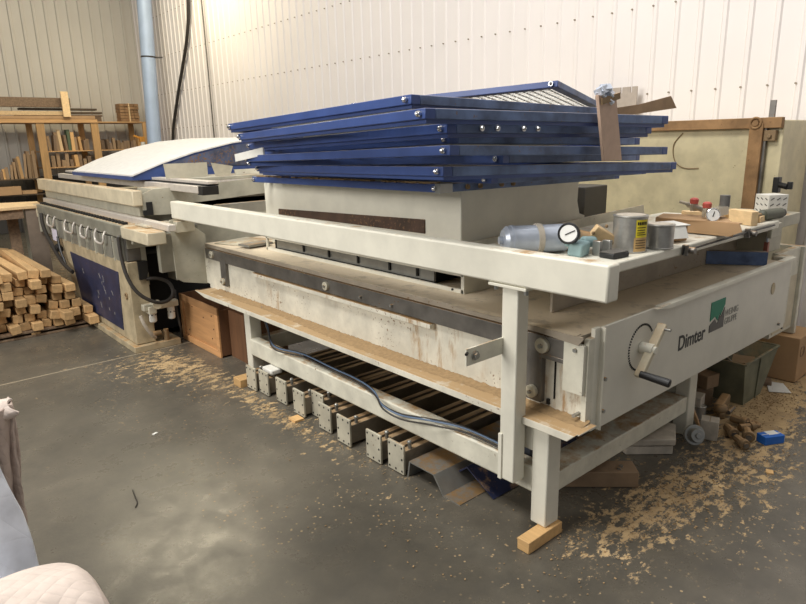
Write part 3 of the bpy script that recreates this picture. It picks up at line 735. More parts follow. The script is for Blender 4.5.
# wood offcuts on the shelf
for (c, s_, rz, lb) in (((3.42, 1.30, ZS+.036), (.04, .16, .07), -.5, 'upright pale wood offcut on the shelf beside the cardboard box'),
                       ((3.50, 1.50, ZS+.015), (.34, .08, .028), -.6, 'flat pale wood offcut lying behind the upright one on the shelf'),
                       ((3.50, 1.46, ZS+.041), (.36, .07, .022), -.75, 'thin wood strip lying on the other offcuts on the shelf'),
                       ((3.56, 1.30, ZS+.016), (.10, .09, .030), .1, 'small pale wood block beside the dark grey hand tool')):
    b = B(); b.obox(c, s_, (0, 0, rz)); single(b, 'wood_offcut', 'pale', (c[0], c[1], c[2]-s_[2]/2), lb, 'wood offcut', bevel=.002)
e = empty('white_carton', (3.98, 1.42, 1.086), 'white carton with rows of black dashes standing at the far end of the shelf', 'box')
b = B(); b.obox((4.04, 1.39, 1.086+.055), (.125, .11, .109), (0, 0, -.55)); o = b.build('carton_body', 'white', e, .002)
b = B(); rr = Matrix.Rotation(-.55, 3, 'Z')
for i in range(3):
    for j in range(3):
        p_ = rr @ Vector((-.04+.04*i, -.0556, -.035+.033*j)); b.obox(Vector((4.04, 1.39, 1.141))+p_, (.024, .002, .004), (0, -.5, -.55))
        p_ = rr @ Vector((-.0631, -.035+.035*i, -.035+.033*j)); b.obox(Vector((4.04, 1.39, 1.141))+p_, (.002, .02, .004), (.5, 0, -.55))
b.build('print', 'inkblack', o)['kind'] = 'stuff'
e = empty('power_tool', (3.62, 1.28, ZS), 'dark grey cylindrical hand tool lying at the far end of the shelf', 'tool')
b = B(); b.cyl((3.60, 1.275, ZS+.030), (3.76, 1.245, ZS+.030), .029, seg=20); b.sph((3.60, 1.275, ZS+.030), .028, (.6, 1, 1)); b.build('motor_body', plain('olive_grey_plastic', (90, 92, 78), .5), e)
b = B(); b.cyl((3.58, 1.28, ZS+.03), (3.48, 1.27, ZS+.036), .014, seg=12); b.build('nose', 'dullmetal', e)
b = B(); b.cyl((3.76, 1.245, ZS+.03), (3.785, 1.24, ZS+.03), .022, seg=16); b.build('end_cap', 'black', e)

# blue angle bar and red stick on the table
b = B(); b.prism([(1.235, .848), (1.245, .915), (1.50, .915), (1.50, .905), (1.26, .905), (1.26, .848)], 'X', 3.50, 3.508)
b.bm.free(); b = B(); b.bar((3.50, 1.50, .884), (3.66, 1.245, .884), .010, .072); b.bar((3.515, 1.51, .918), (3.675, 1.255, .918), .045, .006)
single(b, 'angle_bar', 'blue_dusty', (3.58, 1.37, .848), 'blue steel angle bar lying on the far end of the dusty table', 'steel bar', bevel=.001)
e = empty('marker_stick', (3.83, 1.35, .843), 'dull red stick standing behind the blue angle bar', 'stick')
b = B(); b.box(3.775, 3.80, 1.29, 1.312, .843, .955); b.build('shaft', 'pinkred', e, .003)
b = B(); b.cyl((3.787, 1.30, .955), (3.787, 1.30, .985), .006, seg=8); b.build('tip', 'silver', e)

# ============================================================ BACK CABINET
cab = empty('machine_cabinet', (4.62, 2.6, 0), 'tall olive-beige sheet cabinet with dust-caked brown bars standing behind the press against the wall', 'cabinet')
b = B(); b.box(4.42, 4.90, 1.50, 4.1, 0.0, 1.615); b.build('cabinet_body', 'olive', cab, .006)
b = B(); b.bar((4.395, 1.50, 1.600), (4.395, 3.4, 1.600), .05, .065); b.build('top_bar', 'brownbar', cab, .004)
b = B(); b.box(4.36, 4.42, 1.60, 1.68, 0.6, 1.60); b.build('upright_bar', 'brownbar', cab, .004)
b = B(); b.box(4.385, 4.418, 1.585, 1.600, 0.6, 1.57); b.build('bar_edge', 'steel', cab)
b = B(); b.ring((4.358, 1.645, 1.60), (1, 0, 0), .032, .007, 24, 6); b.cyl((4.375, 1.645, 1.60), (4.352, 1.645, 1.60), .018, seg=16); b.build('pivot', 'brownbar', cab)
b = B(); b.box(4.38, 4.42, 1.53, 1.60, 1.49, 1.555); b.cyl((4.38, 1.565, 1.52), (4.365, 1.565, 1.52), .014, seg=8); b.build('hinge', 'dullmetal', cab, .003)
b = B(); b.box(4.40, 4.415, 1.555, 1.590, 1.60, 1.735); b.build('upright_stub', 'steel', cab, .002)
b = B(); b.box(4.37, 4.42, 1.475, 1.51, 1.175, 1.27); b.cyl((4.39, 1.48, 1.225), (4.36, 1.42, 1.215), .018, seg=12); b.box(4.36, 4.38, 1.395, 1.425, 1.20, 1.245); b.build('latch', 'black', cab, .003)
b = B(); b.tube([(4.415, 2.13, 1.55), (4.413, 2.19, 1.47), (4.413, 2.17, 1.36), (4.413, 2.10, 1.315), (4.413, 2.0, 1.315)], .003, 6, smooth=6); b.build('loose_wire', 'dullmetal', cab)
b = B(); b.box(4.35, 4.95, 3.0, 3.25, 1.617, 1.66)
e = single(b, 'wood_plank', 'brown', (4.6, 3.1, 1.617), 'short weathered plank lying on top of the olive cabinet', 'plank')
# beige comb plate behind panels
b = B(); pts = [(2.76, 1.66), (2.76, 1.92)]
yy = 2.76
for i in range(4):
    pts += [(yy+.045+.085*i, 1.92), (yy+.045+.085*i, 1.875), (yy+.06+.085*i, 1.875), (yy+.06+.085*i, 1.92)]
pts += [(3.14, 1.92), (3.14, 1.662)]
pts[0] = (2.76, 1.662)
b.prism(pts, 'X', 4.885, 4.895); single(b, 'notched_plate', plain('grey_pink_plate', (176, 164, 152), .6), (4.89, 2.95, 1.662), 'greyish notched plate standing against the wall behind the panel stack', 'plate')

# ============================================================ FLOOR CLUTTER, RIGHT
bn = empty('storage_bin', (3.78, 1.42, 0), 'grey-green plastic bin standing under the right end of the press', 'bin')
c0 = Vector((3.72, 1.30, 0)); ang = 0.02
def bp(a, bb_, z, gx=0, gy=0): return (3.72+a*(.255)+gx, 1.30+bb_*.24+gy, z)
zt = .255
b = B()
O0 = [bp(0, 0, .0), bp(1, 0, .0), bp(1, 1, .0), bp(0, 1, .0)]
O1 = [bp(0, 0, zt, -.035, -.0), bp(1, 0, zt, .22, -.0), bp(1, 1, zt, .22, .03), bp(0, 1, zt, -.035, .03)]
I1 = [bp(0, 0, zt, -.027, .008), bp(1, 0, zt, .212, .008), bp(1, 1, zt, .212, .022), bp(0, 1, zt, -.027, .022)]
I0 = [bp(0, 0, .02, .008, .008), bp(1, 0, .02, -.0, .008), bp(1, 1, .02, -.0, -.008), bp(0, 1, .02, .008, -.008)]
V = [[b.bm.verts.new(p) for p in ring] for ring in (O0, O1, I1, I0)]
b.bm.faces.new(V[0][::-1]); b.bm.faces.new(V[3])
for A_, B_ in ((V[0], V[1]), (V[1], V[2]), (V[2], V[3])):
    for i in range(4): b.bm.faces.new((A_[i], A_[(i+1) % 4], B_[(i+1) % 4], B_[i]))
b.build('tub', 'binplastic', bn)
b = B()
for i in range(4):
    b.bar(O1[i], O1[(i+1) % 4], .016, .012)
b.build('rim', 'binplastic', bn, .003)
b = B(); b.prism([(3.875, .0), (3.90, .25), (3.915, .25), (3.885, .0)], 'Y', 1.292, 1.300); b.build('corner_rib', 'binplastic', bn)
b = B(); b.bar((3.82, 1.36, .16), (3.76, 1.50, .30), .03, .012); single(b, 'scrap_strip', 'galv', (3.8, 1.42, .16), 'pale metal strip leaning inside the grey-green bin', 'strip')
b = B(); b.obox((3.98, 1.42, .14), (.16, .12, .10), (0, 0, .3)); single(b, 'scrap_block', 'card_dusty', (3.98, 1.42, .09), 'dusty brown block lying inside the grey-green bin', 'block')
def cbox(name, c, s, rz, mt, lb, cat='box', group=None, rx=0, ry=0, bevel=.003, flap=None):
    e = empty(name, (c[0], c[1], c[2]-s[2]/2), lb, cat, group)
    b = B(); b.obox(c, s, (rx, ry, rz)); o = b.build('box_body', mt, e, bevel)
    b = B(); rr = Euler((rx, ry, rz)).to_matrix()
    b.obox(Vector(c)+rr@Vector((0, 0, s[2]/2+.0005)), (s[0]*.96, .0035, .0015), (rx, ry, rz)); b.build('lid_seam', flap or 'card_dusty', e)
    return e
e = cbox('cardboard_box', (4.44, 1.35, .15), (.30, .26, .29), .03, 'card', 'large brown cardboard box with round printed mark by the wall', bevel=.004)
b = B(); b.ring((4.36, 1.217, .20), (0, 1, 0), .035, .005, 24, 4); o = b.build('printed_mark', 'card_dusty', e)
cbox('cardboard_box', (4.22, 1.52, .06), (.14, .16, .12), .3, 'card_dusty', 'small printed cardboard box between the bin and the large box')
cbox('cardboard_box', (4.10, 1.72, .12), (.24, .2, .24), .1, 'card_dusty', 'dusty cardboard box behind the grey-green bin')
b = B(); b.obox((4.17, 1.335, .015), (.10, .05, .03), (0, 0, .4)); single(b, 'wood_block', 'brown', (4.17, 1.335, 0), 'small dusty wood block on the floor beside the bin', 'wood block', bevel=.005)
b = B(); b.prism([(4.03, 1.27), (4.20, 1.35), (4.23, 1.26), (4.10, 1.17)], 'Z', .004, .007); single(b, 'paper_scrap', 'white', (4.12, 1.27, .004), 'torn white paper scrap on the sawdust right of the bin', 'paper')
# small items heap
cbox('carton', (3.17, 1.255, .055), (.075, .085, .105), .35, 'whitedirty', 'small dirty white upright carton on the floor by the rear leg', 'carton')
cbox('carton', (3.235, 1.37, .085), (.085, .015, .14), .5, 'card', 'tan carton flap standing beside the dirty white carton', 'carton', rx=-.4)
cbox('carton', (3.40, 1.45, .06), (.10, .10, .12), .2, 'whitedirty', 'pale carton half hidden behind the tan flap under the press', 'carton')
cbox('carton', (3.62, 1.50, .05), (.13, .12, .10), .4, 'card_dusty', 'lower dusty box of two stacked beside the bin', 'carton', 'dusty boxes stacked beside the bin')
cbox('carton', (3.61, 1.49, .145), (.11, .12, .08), -.2, 'card_dusty', 'upper dusty open box of two stacked beside the bin', 'carton', 'dusty boxes stacked beside the bin')
cbox('carton', (3.60, 1.70, .14), (.16, .16, .28), .1, 'card_dusty', 'tall brown paper-wrapped box behind the stacked dusty boxes', 'carton')
e = cbox('carton', (3.345, 1.02, .0235), (.115, .062, .045), -.5, 'bluebox', 'small blue and white carton lying alone on the concrete', 'carton', flap='white')
rr = Euler((0, 0, -.5)).to_matrix(); b = B(); b.obox(Vector((3.345, 1.02, .0235))+rr@Vector((.0585, 0, 0)), (.0015, .058, .041), (0, 0, -.5)); b.obox(Vector((3.345, 1.02, .0235))+rr@Vector((.012, .01, .0232)), (.06, .04, .001), (0, 0, -.5)); b.build('white_end', 'white', e)
# flange fitting
e = empty('flanged_fitting', (3.02, 1.25, 0), 'round metal flange fitting lying beside the rear leg', 'fitting')
dd = Vector((-.55, -.62, .30)).normalized(); c = Vector((3.03, 1.27, .058))
b = B(); b.cyl(c-dd*.01, c+dd*.008, .052, seg=28); b.build('flange', 'galv', e, .002)
b = B(); b.cyl(c, c+dd*.045, .040, .034, seg=24); b.cyl(c+dd*.045, c+dd*.055, .014, seg=12); b.build('hub', 'galv', e, .002)
# pipe fittings
def fitting(x, y, r, a, lb):
    e = empty('pipe_fitting', (x, y, 0), lb, 'fitting', 'dusty pipe fittings on the floor')
    d = Vector((math.cos(a), math.sin(a), 0)); p = Vector((x, y, r))
    b = B(); b.cyl(p-d*.04, p+d*.03, r*.78, seg=8); b.build('body', 'dullmetal', e, .003)
    b = B(); b.cyl(p-d*.058, p-d*.03, r, seg=18); b.build('collar', 'dullmetal', e, .003)
    b = B(); b.cyl(p-d*.066, p-d*.056, r*.5, seg=12); b.build('port', 'steel', e)
for x, y, r, a, lb in ((3.20, 1.115, .026, .9, 'nearest dusty pipe fitting of the heap, beside the blue carton'), (3.285, 1.20, .028, .8, 'dusty pipe fitting beside the dirty white carton'),
                       (3.31, 1.12, .030, .5, 'dusty pipe fitting in the middle of the heap'), (3.43, 1.22, .030, 1.4, 'farthest dusty pipe fitting, next to the bin'), (3.38, 1.16, .024, 2.6, 'dusty pipe fitting next to the metal ring')):
    fitting(x, y, r, a, lb)
b = B(); b.ring((3.48, 1.15, .014), (0.1, -.1, 1), .024, .012, 24, 8); single(b, 'metal_ring', 'dullmetal', (3.48, 1.15, 0), 'dusty thick metal ring lying flat behind the blue carton', 'ring')
e = empty('hand_clamp', (3.52, 1.33, 0), 'dusty cast clamp lying between the fittings and the bin', 'clamp')
b = B(); b.bar((3.45, 1.33, .05), (3.62, 1.36, .06), .05, .06); b.bar((3.45, 1.33, .02), (3.47, 1.30, .02), .05, .04); b.sph((3.47, 1.32, .05), .04, (1.1, .8, .7)); b.build('frame', 'dullmetal', e, .01)
b = B(); b.cyl((3.49, 1.29, .03), (3.58, 1.30, .03), .012, seg=10); b.build('screw', 'steel', e)
b = B(); b.cyl((3.38, 1.405, 0), (3.38, 1.405, .07), .035, seg=24); b.ring((3.38, 1.405, .07), (0, 0, 1), .034, .003, 24, 6); single(b, 'tin', 'can', (3.38, 1.405, 0), 'small dusty tin behind the tan carton flap', 'tin')
# boxes under front rail
e = empty('parts_box', (2.85, 1.40, 0), 'dirty white open parts box lying under the front rail', 'box')
b = B(); b.prism([(2.69, 1.45), (2.86, 1.295), (3.02, 1.37), (2.99, 1.52), (2.78, 1.62)], 'Z', .002, .045); b.build('box_body', 'whitedirty', e, .003)
b = B(); b.prism([(2.675, 1.455), (2.86, 1.285), (3.03, 1.37), (2.99, 1.53), (2.78, 1.63)], 'Z', .052, .085); b.build('box_lid', 'whitedirty', e, .004)
e = empty('steel_channel', (2.4, 1.45, 0), 'dusty brown steel channel box lying on sawdust under the front rail', 'steel channel')
b = B(); b.bar((2.15, 1.62, .04), (2.49, 1.29, .04), .11, .075); b.build('channel', 'card_dusty', e, .003)
b = B(); b.cyl((2.44, 1.335, .0775), (2.44, 1.335, .086), .01, seg=8); b.cyl((2.415, 1.33, .0775), (2.415, 1.33, .086), .01, seg=8); b.build('bolt', 'galv', e)
for i, (x, y, L_, a) in enumerate(((2.62, 1.78, .5, .2), (2.45, 2.0, .4, -.1), (3.3, 1.62, .3, .4))):
    b = B(); b.obox((x, y, .145 if i < 2 else .03), (L_, .10, .03 if i < 2 else .06), (0, 0, a)); 
    if i == 2: single(b, 'wood_offcut', 'brown', (x, y, 0), 'dusty wood offcut on the floor behind the rear leg', 'wood offcut')
    else: b.bm.free()
b = B(); b.obox((3.02, .905, .004), (.035, .03, .006), (0, 0, .4)); single(b, 'wood_chip', 'pine', (3.02, .905, 0), 'pale wood chip lying on bare concrete at the lower right', 'wood chip')
b = B(); b.obox((1.04, 3.344, .003), (.03, .015, .004), (0, 0, .4)); single(b, 'paper_scrap', 'white', (1.04, 3.344, 0), 'tiny white scrap on the open concrete floor', 'paper')
b = B(); b.tube([(.745, 2.82, .004), (.735, 2.76, .004), (.725, 2.70, .004), (.705, 2.665, .004)], .003, 6, smooth=5); single(b, 'wire_scrap', 'rubber', (.73, 2.74, 0), 'thin bent dark strip on the open concrete floor', 'scrap')
# sawdust flakes in loose piles
b = B(); random.seed(11)
for (x, y, rx, ry, n) in ((2.5, 1.08, .5, .14, 380), (3.95, 1.22, .3, .10, 380), (3.5, 1.2, .3, .12, 150), (1.55, 4.2, .2, .5, 220), (1.68, 3.1, .05, .6, 140), (1.9, 1.2, .18, .12, 70), (3.0, 1.0, .5, .15, 200), (1.5, 1.8, .3, .5, 60)):
    for i in range(n):
        px, py = random.gauss(x, rx*.6), random.gauss(y, ry*.7); s_ = random.uniform(.002, .006)
        b.obox((px, py, .002+random.random()*.004), (s_*1.5, s_, .002), (random.uniform(-.3, .3), random.uniform(-.3, .3), random.random()*3))
single(b, 'sawdust', 'sawdust', (2.5, 1.1, 0), 'loose sawdust and shavings scattered on the concrete', 'sawdust', kind='stuff')

# ============================================================ WOODEN CRATE
cr_ = empty('wooden_crate', (2.1, 4.6, 0), 'worn plywood crate with nail marks on the floor behind the far rear leg', 'crate')
CX0, CX1, CY0, CY1, CH = 1.885, 2.25, 4.27, 4.97, .385
b = B(); b.box(CX0, CX0+.015, CY0+.03, CY1-.03, .05, CH-.05); b.build('side_board', 'cratew', cr_)
for a_ in ((CY0, CY1, CH-.055, CH), (CY0, CY1, 0, .05)):
    b = B(); b.box(CX0-.014, CX0, *a_); b.build('side_batten', 'cratew', cr_, .002)
for a_ in ((CY0, CY0+.05, .05, CH-.055), (CY1-.05, CY1, .05, CH-.055)):
    b = B(); b.box(CX0-.014, CX0, *a_); b.build('corner_batten', 'cratew', cr_, .002)
b = B(); b.box(CX0, CX1, CY0, CY0+.015, 0.0, CH-.02); b.box(CX1-.015, CX1, CY0, CY1, 0, CH); b.box(CX0, CX1, CY1-.015, CY1, 0, CH); b.box(CX0, CX1, CY0, CY1, .0, .015); b.build('crate_body', 'cratef', cr_, .002)
b = B(); b.box(1.96, 2.03, 4.02, 4.27, 0.0, .36); b.box(2.03, 2.3, 4.02, 4.035, 0, .3); 
single(b, 'wooden_board', 'cratef', (2.0, 4.1, 0), 'dark brown wooden board standing between the crate and the rear leg', 'board')
b = B()
for y, z in ((4.40, .30), (4.55, .26), (4.38, .20), (4.75, .31), (4.42, .12), (4.85, .10)): b.cyl((CX0+.001, y, z), (CX0-.003, y, z), .006, seg=8)
b.build('nail', 'rust', cr_)

# ============================================================ LEFT PRESS
lp = empty('edge_press', (1.6, 5.6, 0), 'older cream press with a blue scratched side panel and long top beam, behind at left', 'machine')
def Q(b, name, mat, bevel=0.004, parent=lp): return b.build(name, mat, parent, bevel)
Q(B().prism([(4.90, .055), (4.90, .70), (6.75, .70), (6.52, .055)], 'X', 1.475, 1.50), 'side_plate', 'pressplate')
bpn = Q(B().prism([(5.17, .115), (5.11, .60), (6.50, .60), (6.30, .115)], 'X', 1.470, 1.4745), 'blue_panel', 'blue_dark', 0)
Q(B().box(1.475, 1.62, 4.88, 4.905, .055, .70), 'end_frame', 'pressplate')
Q(B().box(1.44, 1.80, 4.84, 6.6, 0.0, .05), 'foot_plate', 'pressplate')
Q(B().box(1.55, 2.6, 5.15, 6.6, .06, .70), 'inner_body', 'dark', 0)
b = B(); b.ring((1.470, 4.98, .43), (1, 0, 0), .022, .006, 20, 6); Q(b, 'lifting_ring', 'dullmetal', 0)
# side rollers / clamp boxes below the bar
Q(B().box(1.50, 1.60, 4.92, 7.55, .700, .905), 'clamp_bar', 'steel')
Q(B().box(1.468, 1.50, 4.90, 7.60, .885, .976), 'long_steel_bar', plain('grey_bar', (150, 148, 134), .45, .2, .15, 9))
for i in range(11):
    y = 4.96+i*.245
    b = B(); b.box(1.474, 1.50, y, y+.15, .695, .87); Q(b, 'clamp_shoe', plain('shoe_grey', (128, 126, 116), .5), .003)
    b = B(); b.box(1.462, 1.50, y+.16, y+.172, .69, .88); Q(b, 'divider', 'leftgrey', 0)
for y0, y1 in ((6.84, 7.10), (6.15, 6.44), (5.72, 5.92), (5.27, 5.50)):
    b = B(); b.tube([(1.465, y1, .905), (1.448, y1, .875), (1.44, y1-.01, .825), (1.44, y1-.05, .805), (1.44, y0+.05, .805), (1.44, y0+.01, .825), (1.448, y0, .875), (1.465, y0, .905)], .009, 8, smooth=4); Q(b, 'pull_handle', 'alu', 0)
Q(B().box(1.468, 1.60, 4.35, 4.90, .885, .975), 'end_block', 'leftbeige', .008)
Q(B().box(1.46, 1.62, 7.60, 7.75, .84, .975), 'end_block', 'leftbeige', .008)
Q(B().box(1.50, 1.80, 4.90, 7.60, .905, .975), 'bed', 'leftbeige')
b = B()
for i in range(34):
    y = 4.97+i*.08; b.box(1.515, 1.55, y, y+.045, .975, .992)
Q(b, 'tooth_rack', 'dark', 0)['kind'] = 'stuff'
Q(B().box(1.60, 1.655, 4.30, 7.9, .975, 1.02), 'guide_bar', 'alu')
Q(B().box(1.655, 1.69, 5.0, 8.0, 1.02, 1.105), 'pressure_plate', 'leftgrey')
Q(B().box(1.60, 1.675, 4.95, 8.05, 1.105, 1.222), 'top_beam', 'leftbeige', .008)
b = B(); b.prism([(1.676, 1.03), (1.676, 1.19), (1.76, 1.222), (2.75, 1.262), (2.75, 1.13), (1.96, 1.09), (1.94, 1.02)], 'Y', 4.97, 4.985); b.box(1.76, 2.74, 4.985, 5.3, 1.13, 1.225); Q(b, 'cross_beam', 'leftgrey', 0)
b = B(); b.box(1.90, 2.75, 5.0, 5.02, .98, 1.125); Q(b, 'cross_plate', 'steel', 0)
b = B(); b.box(1.96, 2.09, 4.70, 4.97, .95, 1.085); b.box(2.09, 2.75, 4.60, 4.64, 1.02, 1.10); Q(b, 'rear_guide', 'galv', .003)
b = B(); b.box(2.0, 2.06, 4.60, 4.70, 1.0, 1.04); Q(b, 'guide_block', 'leftbeige', .003)
b = B(); b.prism([(1.67, 1.03), (1.67, 1.07), (1.70, 1.07), (1.70, 1.13), (1.745, 1.13), (1.745, 1.03)], 'Y', 4.955, 4.968); Q(b, 'beam_cutout', 'dark', 0)
b = B(); b.box(1.56, 1.80, 4.60, 4.85, .978, .990); b.box(1.72, 1.85, 4.45, 4.6, .94, 1.02); Q(b, 'stop_block', 'plate', .003)
Q(B().box(1.90, 1.96, 4.45, 8.4, 1.205, 1.256), 'slide_rail', 'alu', .003)
Q(B().box(1.96, 2.04, 4.40, 8.3, 1.268, 1.290), 'slide_rail', 'alu', .003)
Q(B().box(1.95, 2.05, 4.42, 8.3, 1.258, 1.268), 'rail_shadow_gap', 'dark', 0)
b = B(); b.box(1.905, 2.03, 4.38, 4.47, 1.195, 1.258); Q(b, 'rail_end_cap', 'black', .003)
b = B(); b.box(2.1, 2.9, 5.0, 7.4, 0.70, 1.11); Q(b, 'rear_body', 'leftgrey')
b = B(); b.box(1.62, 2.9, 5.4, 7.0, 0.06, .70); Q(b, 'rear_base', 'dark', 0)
b = B()
for sx in (1.60, 1.85):
    b.box(sx, sx+.04, 4.92, 5.10, .50, .88)
b.box(1.50, 1.95, 4.90, 4.92, .80, .885); Q(b, 'front_bracket', 'leftgrey')
b = B(); b.box(1.70, 1.86, 4.80, 4.86, .60, .884); b.box(1.52, 1.70, 4.82, 4.86, .84, .884); Q(b, 'hanging_bracket', 'leftgrey')
b = B(); b.prism([(1.55, .56), (1.55, .70), (1.62, .70), (1.62, .62), (1.60, .56)], 'Y', 4.86, 4.90); Q(b, 'small_bracket', 'black', 0)
# air service unit: regulator with gauge, two bowls, hoses
b = B(); b.box(1.53, 1.80, 4.80, 4.86, .325, .375); b.box(1.56, 1.62, 4.78, 4.86, .30, .36); Q(b, 'air_unit', 'plate', .006)
for x in (1.60, 1.745):
    b = B(); b.cyl((x, 4.83, .33), (x, 4.83, .235), .028, seg=16); b.sph((x, 4.83, .235), .028, (1, 1, .5)); o = Q(b, 'filter_bowl', 'white', 0)
    b = B()
    for k in range(6):
        a = k*1.05; b.cyl((x+.0275*math.cos(a), 4.83+.0275*math.sin(a), .285), (x+.0295*math.cos(a), 4.83+.0295*math.sin(a), .285), .006, seg=6)
    b.build('slots', 'dark', o)
b = B(); b.cyl((1.63, 4.79, .37), (1.625, 4.765, .37), .034, seg=24); o = Q(b, 'air_gauge', 'leftbeige', .002)
b = B(); b.cyl((1.60, 4.87, .12), (1.66, 4.87, .12), .02, seg=12); b.cyl((1.70, 4.87, .05), (1.70, 4.87, .14), .02, seg=12); Q(b, 'drain_valve', 'dullmetal', 0)
b = B(); b.tube([(1.440, 4.88, .90), (1.438, 4.86, .74), (1.45, 4.82, .60), (1.50, 4.78, .48), (1.60, 4.76, .40), (1.70, 4.77, .385), (1.765, 4.80, .43), (1.755, 4.83, .51), (1.68, 4.85, .555), (1.60, 4.87, .56)], .014, 10, smooth=8); Q(b, 'main_hose', 'rubber', 0)
b = B(); b.tube([(1.50, 4.80, .30), (1.52, 4.79, .22), (1.57, 4.80, .13), (1.60, 4.83, .10)], .013, 10, smooth=6); Q(b, 'grey_hose', 'whitedirty', 0)
b = B(); b.tube([(1.84, 4.95, .42), (1.80, 4.86, .30), (1.80, 4.82, .15), (1.84, 4.90, .04)], .008, 8, smooth=6); Q(b, 'thin_hose', 'rubber', 0)
b = B(); b.tube([(1.44, 7.30, .90), (1.42, 7.2, .80), (1.41, 7.0, .68), (1.41, 6.6, .50), (1.42, 6.3, .44)], .018, 10, smooth=6); Q(b, 'side_hose', 'rubber', 0)
b = B(); b.tube([(1.44, 6.75, .72), (1.43, 6.68, .60), (1.44, 6.6, .47)], .012, 8, smooth=5); b.cyl((1.44, 6.80, .62), (1.44, 6.72, .60), .03, seg=12); Q(b, 'side_cable', 'black', 0)
b = B(); b.cyl((1.455, 4.91, .91), (1.455, 4.91, .80), .012, seg=10); Q(b, 'hose_coupling', 'galv', 0)
b = B(); b.box(1.446, 1.449, 6.80, 6.98, .665, .78); o = single(b, 'paper_tag', 'tag', (1.447, 6.9, .665), 'white paper tag hanging under the long steel bar of the left press', 'tag')
# scratches on the blue panel
random.seed(4)
b = B()
for i in range(14):
    y = random.uniform(5.25, 6.2); z = random.uniform(.2, .52); l = random.uniform(.04, .2); a = random.uniform(-.5, .5)
    b.obox((1.4695, y, z), (.001, l*.3, .004), (random.uniform(.8, 1.5), 0, 0))
b.build('scratch', 'leftgrey', bpn)

# arched cover behind
ac = empty('arched_cover', (2.4, 6.3, 1.26), 'curved white topped cover with blue side on top of the left press', 'cover')
prof = [(1.80, 1.315), (2.05, 1.405), (2.35, 1.49), (2.72, 1.565), (3.1, 1.605), (3.5, 1.615)]
near, far = 5.5, 7.35
# roof sheet: slightly flatter at the far end
b = B(); n = len(prof); prev = None
for i, (x, z) in enumerate(prof):
    zf = z+.0+.025*math.sin(i/(n-1)*math.pi)
    rowq = [b.bm.verts.new((x, near, z)), b.bm.verts.new((x+.01, far, zf)), b.bm.verts.new((x+.01, far, zf-.012)), b.bm.verts.new((x, near, z-.012))]
    if prev:
        for j in range(4): b.bm.faces.new((prev[j], rowq[j], rowq[(j+1) % 4], prev[(j+1) % 4]))
    else: b.bm.faces.new(rowq)
    prev = rowq
b.bm.faces.new(prev[::-1]); b.build('curved_top', plain('white_paint', (236, 234, 230), .4), ac)
b = B(); b.prism([(x, z-.013) for x, z in prof]+[(3.5, 1.27), (1.80, 1.27)], 'Y', near+.01, near+.02); b.build('side_panel', 'blue', ac)
b = B(); b.prism([(x, z-.03) for x, z in prof[1:]]+[(3.5, 1.35), (2.3, 1.36)], 'Y', near+.004, near+.009); b.build('worn_patch', painted('scratched_blue', (86, 96, 124), .5, rust=.2, vary=.35), ac)
b = B(); b.box(1.80, 1.815, near+.02, far, 1.27, 1.302); b.build('lower_edge', 'blue', ac)
for x0, x1, z0, z1, k, lb in ((1.92, 2.28, 1.292, 1.405, 0, 'wide pale metal sheet standing on the left press in front of the blue cover'), (2.31, 2.50, 1.292, 1.385, 1, 'small pale metal sheet leaning beside the wide one in front of the blue cover'), (2.52, 2.9, 1.292, 1.335, 2, 'low pale strip standing right of the leaning sheets')):
    b = B()
    if k == 1: b.prism([(x0+.03, z0), (x0-.0, z1+.015), (x1, z1-.02), (x1-.03, z0)], 'Y', 5.08, 5.09)
    else: b.prism([(x0+.01, z0), (x0, z1), (x1, z1), (x1, z0)], 'Y', 5.10, 5.11)
    single(b, 'metal_sheet', 'plate' if k < 2 else 'beige', (x0, 5.1, z0), lb, 'sheet metal', 'pale sheets in front of the blue cover')
Q(B().box(2.04, 2.95, 4.98, 5.45, 1.262, 1.290), 'deck', 'leftgrey')

# ============================================================ WOOD PILE ON PALLET
pal = empty('pallet', (1.0, 6.3, 0), 'low wooden pallet under the pile of square timbers', 'pallet')
for i, y in enumerate((5.93, 6.5, 7.1)):
    b = B(); b.box(.3, 1.50, y, y+.09, 0.0, .017); b.build('bottom_board', 'brown', pal, .002)
for x in (.35, .95, 1.42):
    b = B(); b.box(x, x+.07, 5.93, 7.2, .0175, .0365); b.build('runner', 'stud', pal, .002)
for y in (5.93, 6.25, 6.6, 6.95):
    b = B(); b.box(.3, 1.50, y, y+.09, .037, .053); b.build('deck_board', 'brown', pal, .002)
pile = [(0.853, 0.523), (0.829, 0.451), (0.967, 0.523), (1.049, 0.523), (0.952, 0.451), (1.034, 0.451), (1.131, 0.523), (1.213, 0.451), (1.295, 0.379), (0.926, 0.379), (1.116, 0.451), (1.198, 0.379), (1.291, 0.307), (1.008, 0.379), (1.093, 0.379), (0.994, 0.307), (0.912, 0.307), (1.076, 0.307), (1.197, 0.307), (1.24, 0.235), (1.33, 0.235), (1.158, 0.235), (0.747, 0.307), (0.829, 0.307), (0.911, 0.235), (0.796, 0.235), (1.007, 0.235), (0.878, 0.163), (0.967, 0.163), (1.065, 0.163), (1.22, 0.163), (1.302, 0.163), (1.415, 0.091), (0.772, 0.163), (1.332, 0.091), (0.757, 0.091), (0.84, 0.091), (0.922, 0.091), (1.004, 0.091), (1.086, 0.091), (1.168, 0.091), (1.25, 0.091), (0.747, 0.379), (0.83, 0.379), (1.148, 0.163), (.674, .091), (.69, .163), (.714, .235), (.665, .307), (.665, .379), (.747, .451), (.77, .523), (.665, .451), (1.41, .163), (.685, .523), (.59, .091), (.60, .163), (.63, .235)]
random.seed(21)
bt = B(); bt.box(-.037, .037, 0, 1.6, -.034, .034); t0 = bt.build('timber', 'stud', None, .004)
first = True
rows = {.091: 'bottom row', .163: 'second row', .235: 'third row', .307: 'fourth row', .379: 'fifth row', .451: 'sixth row', .523: 'top row'}
byrow = {}
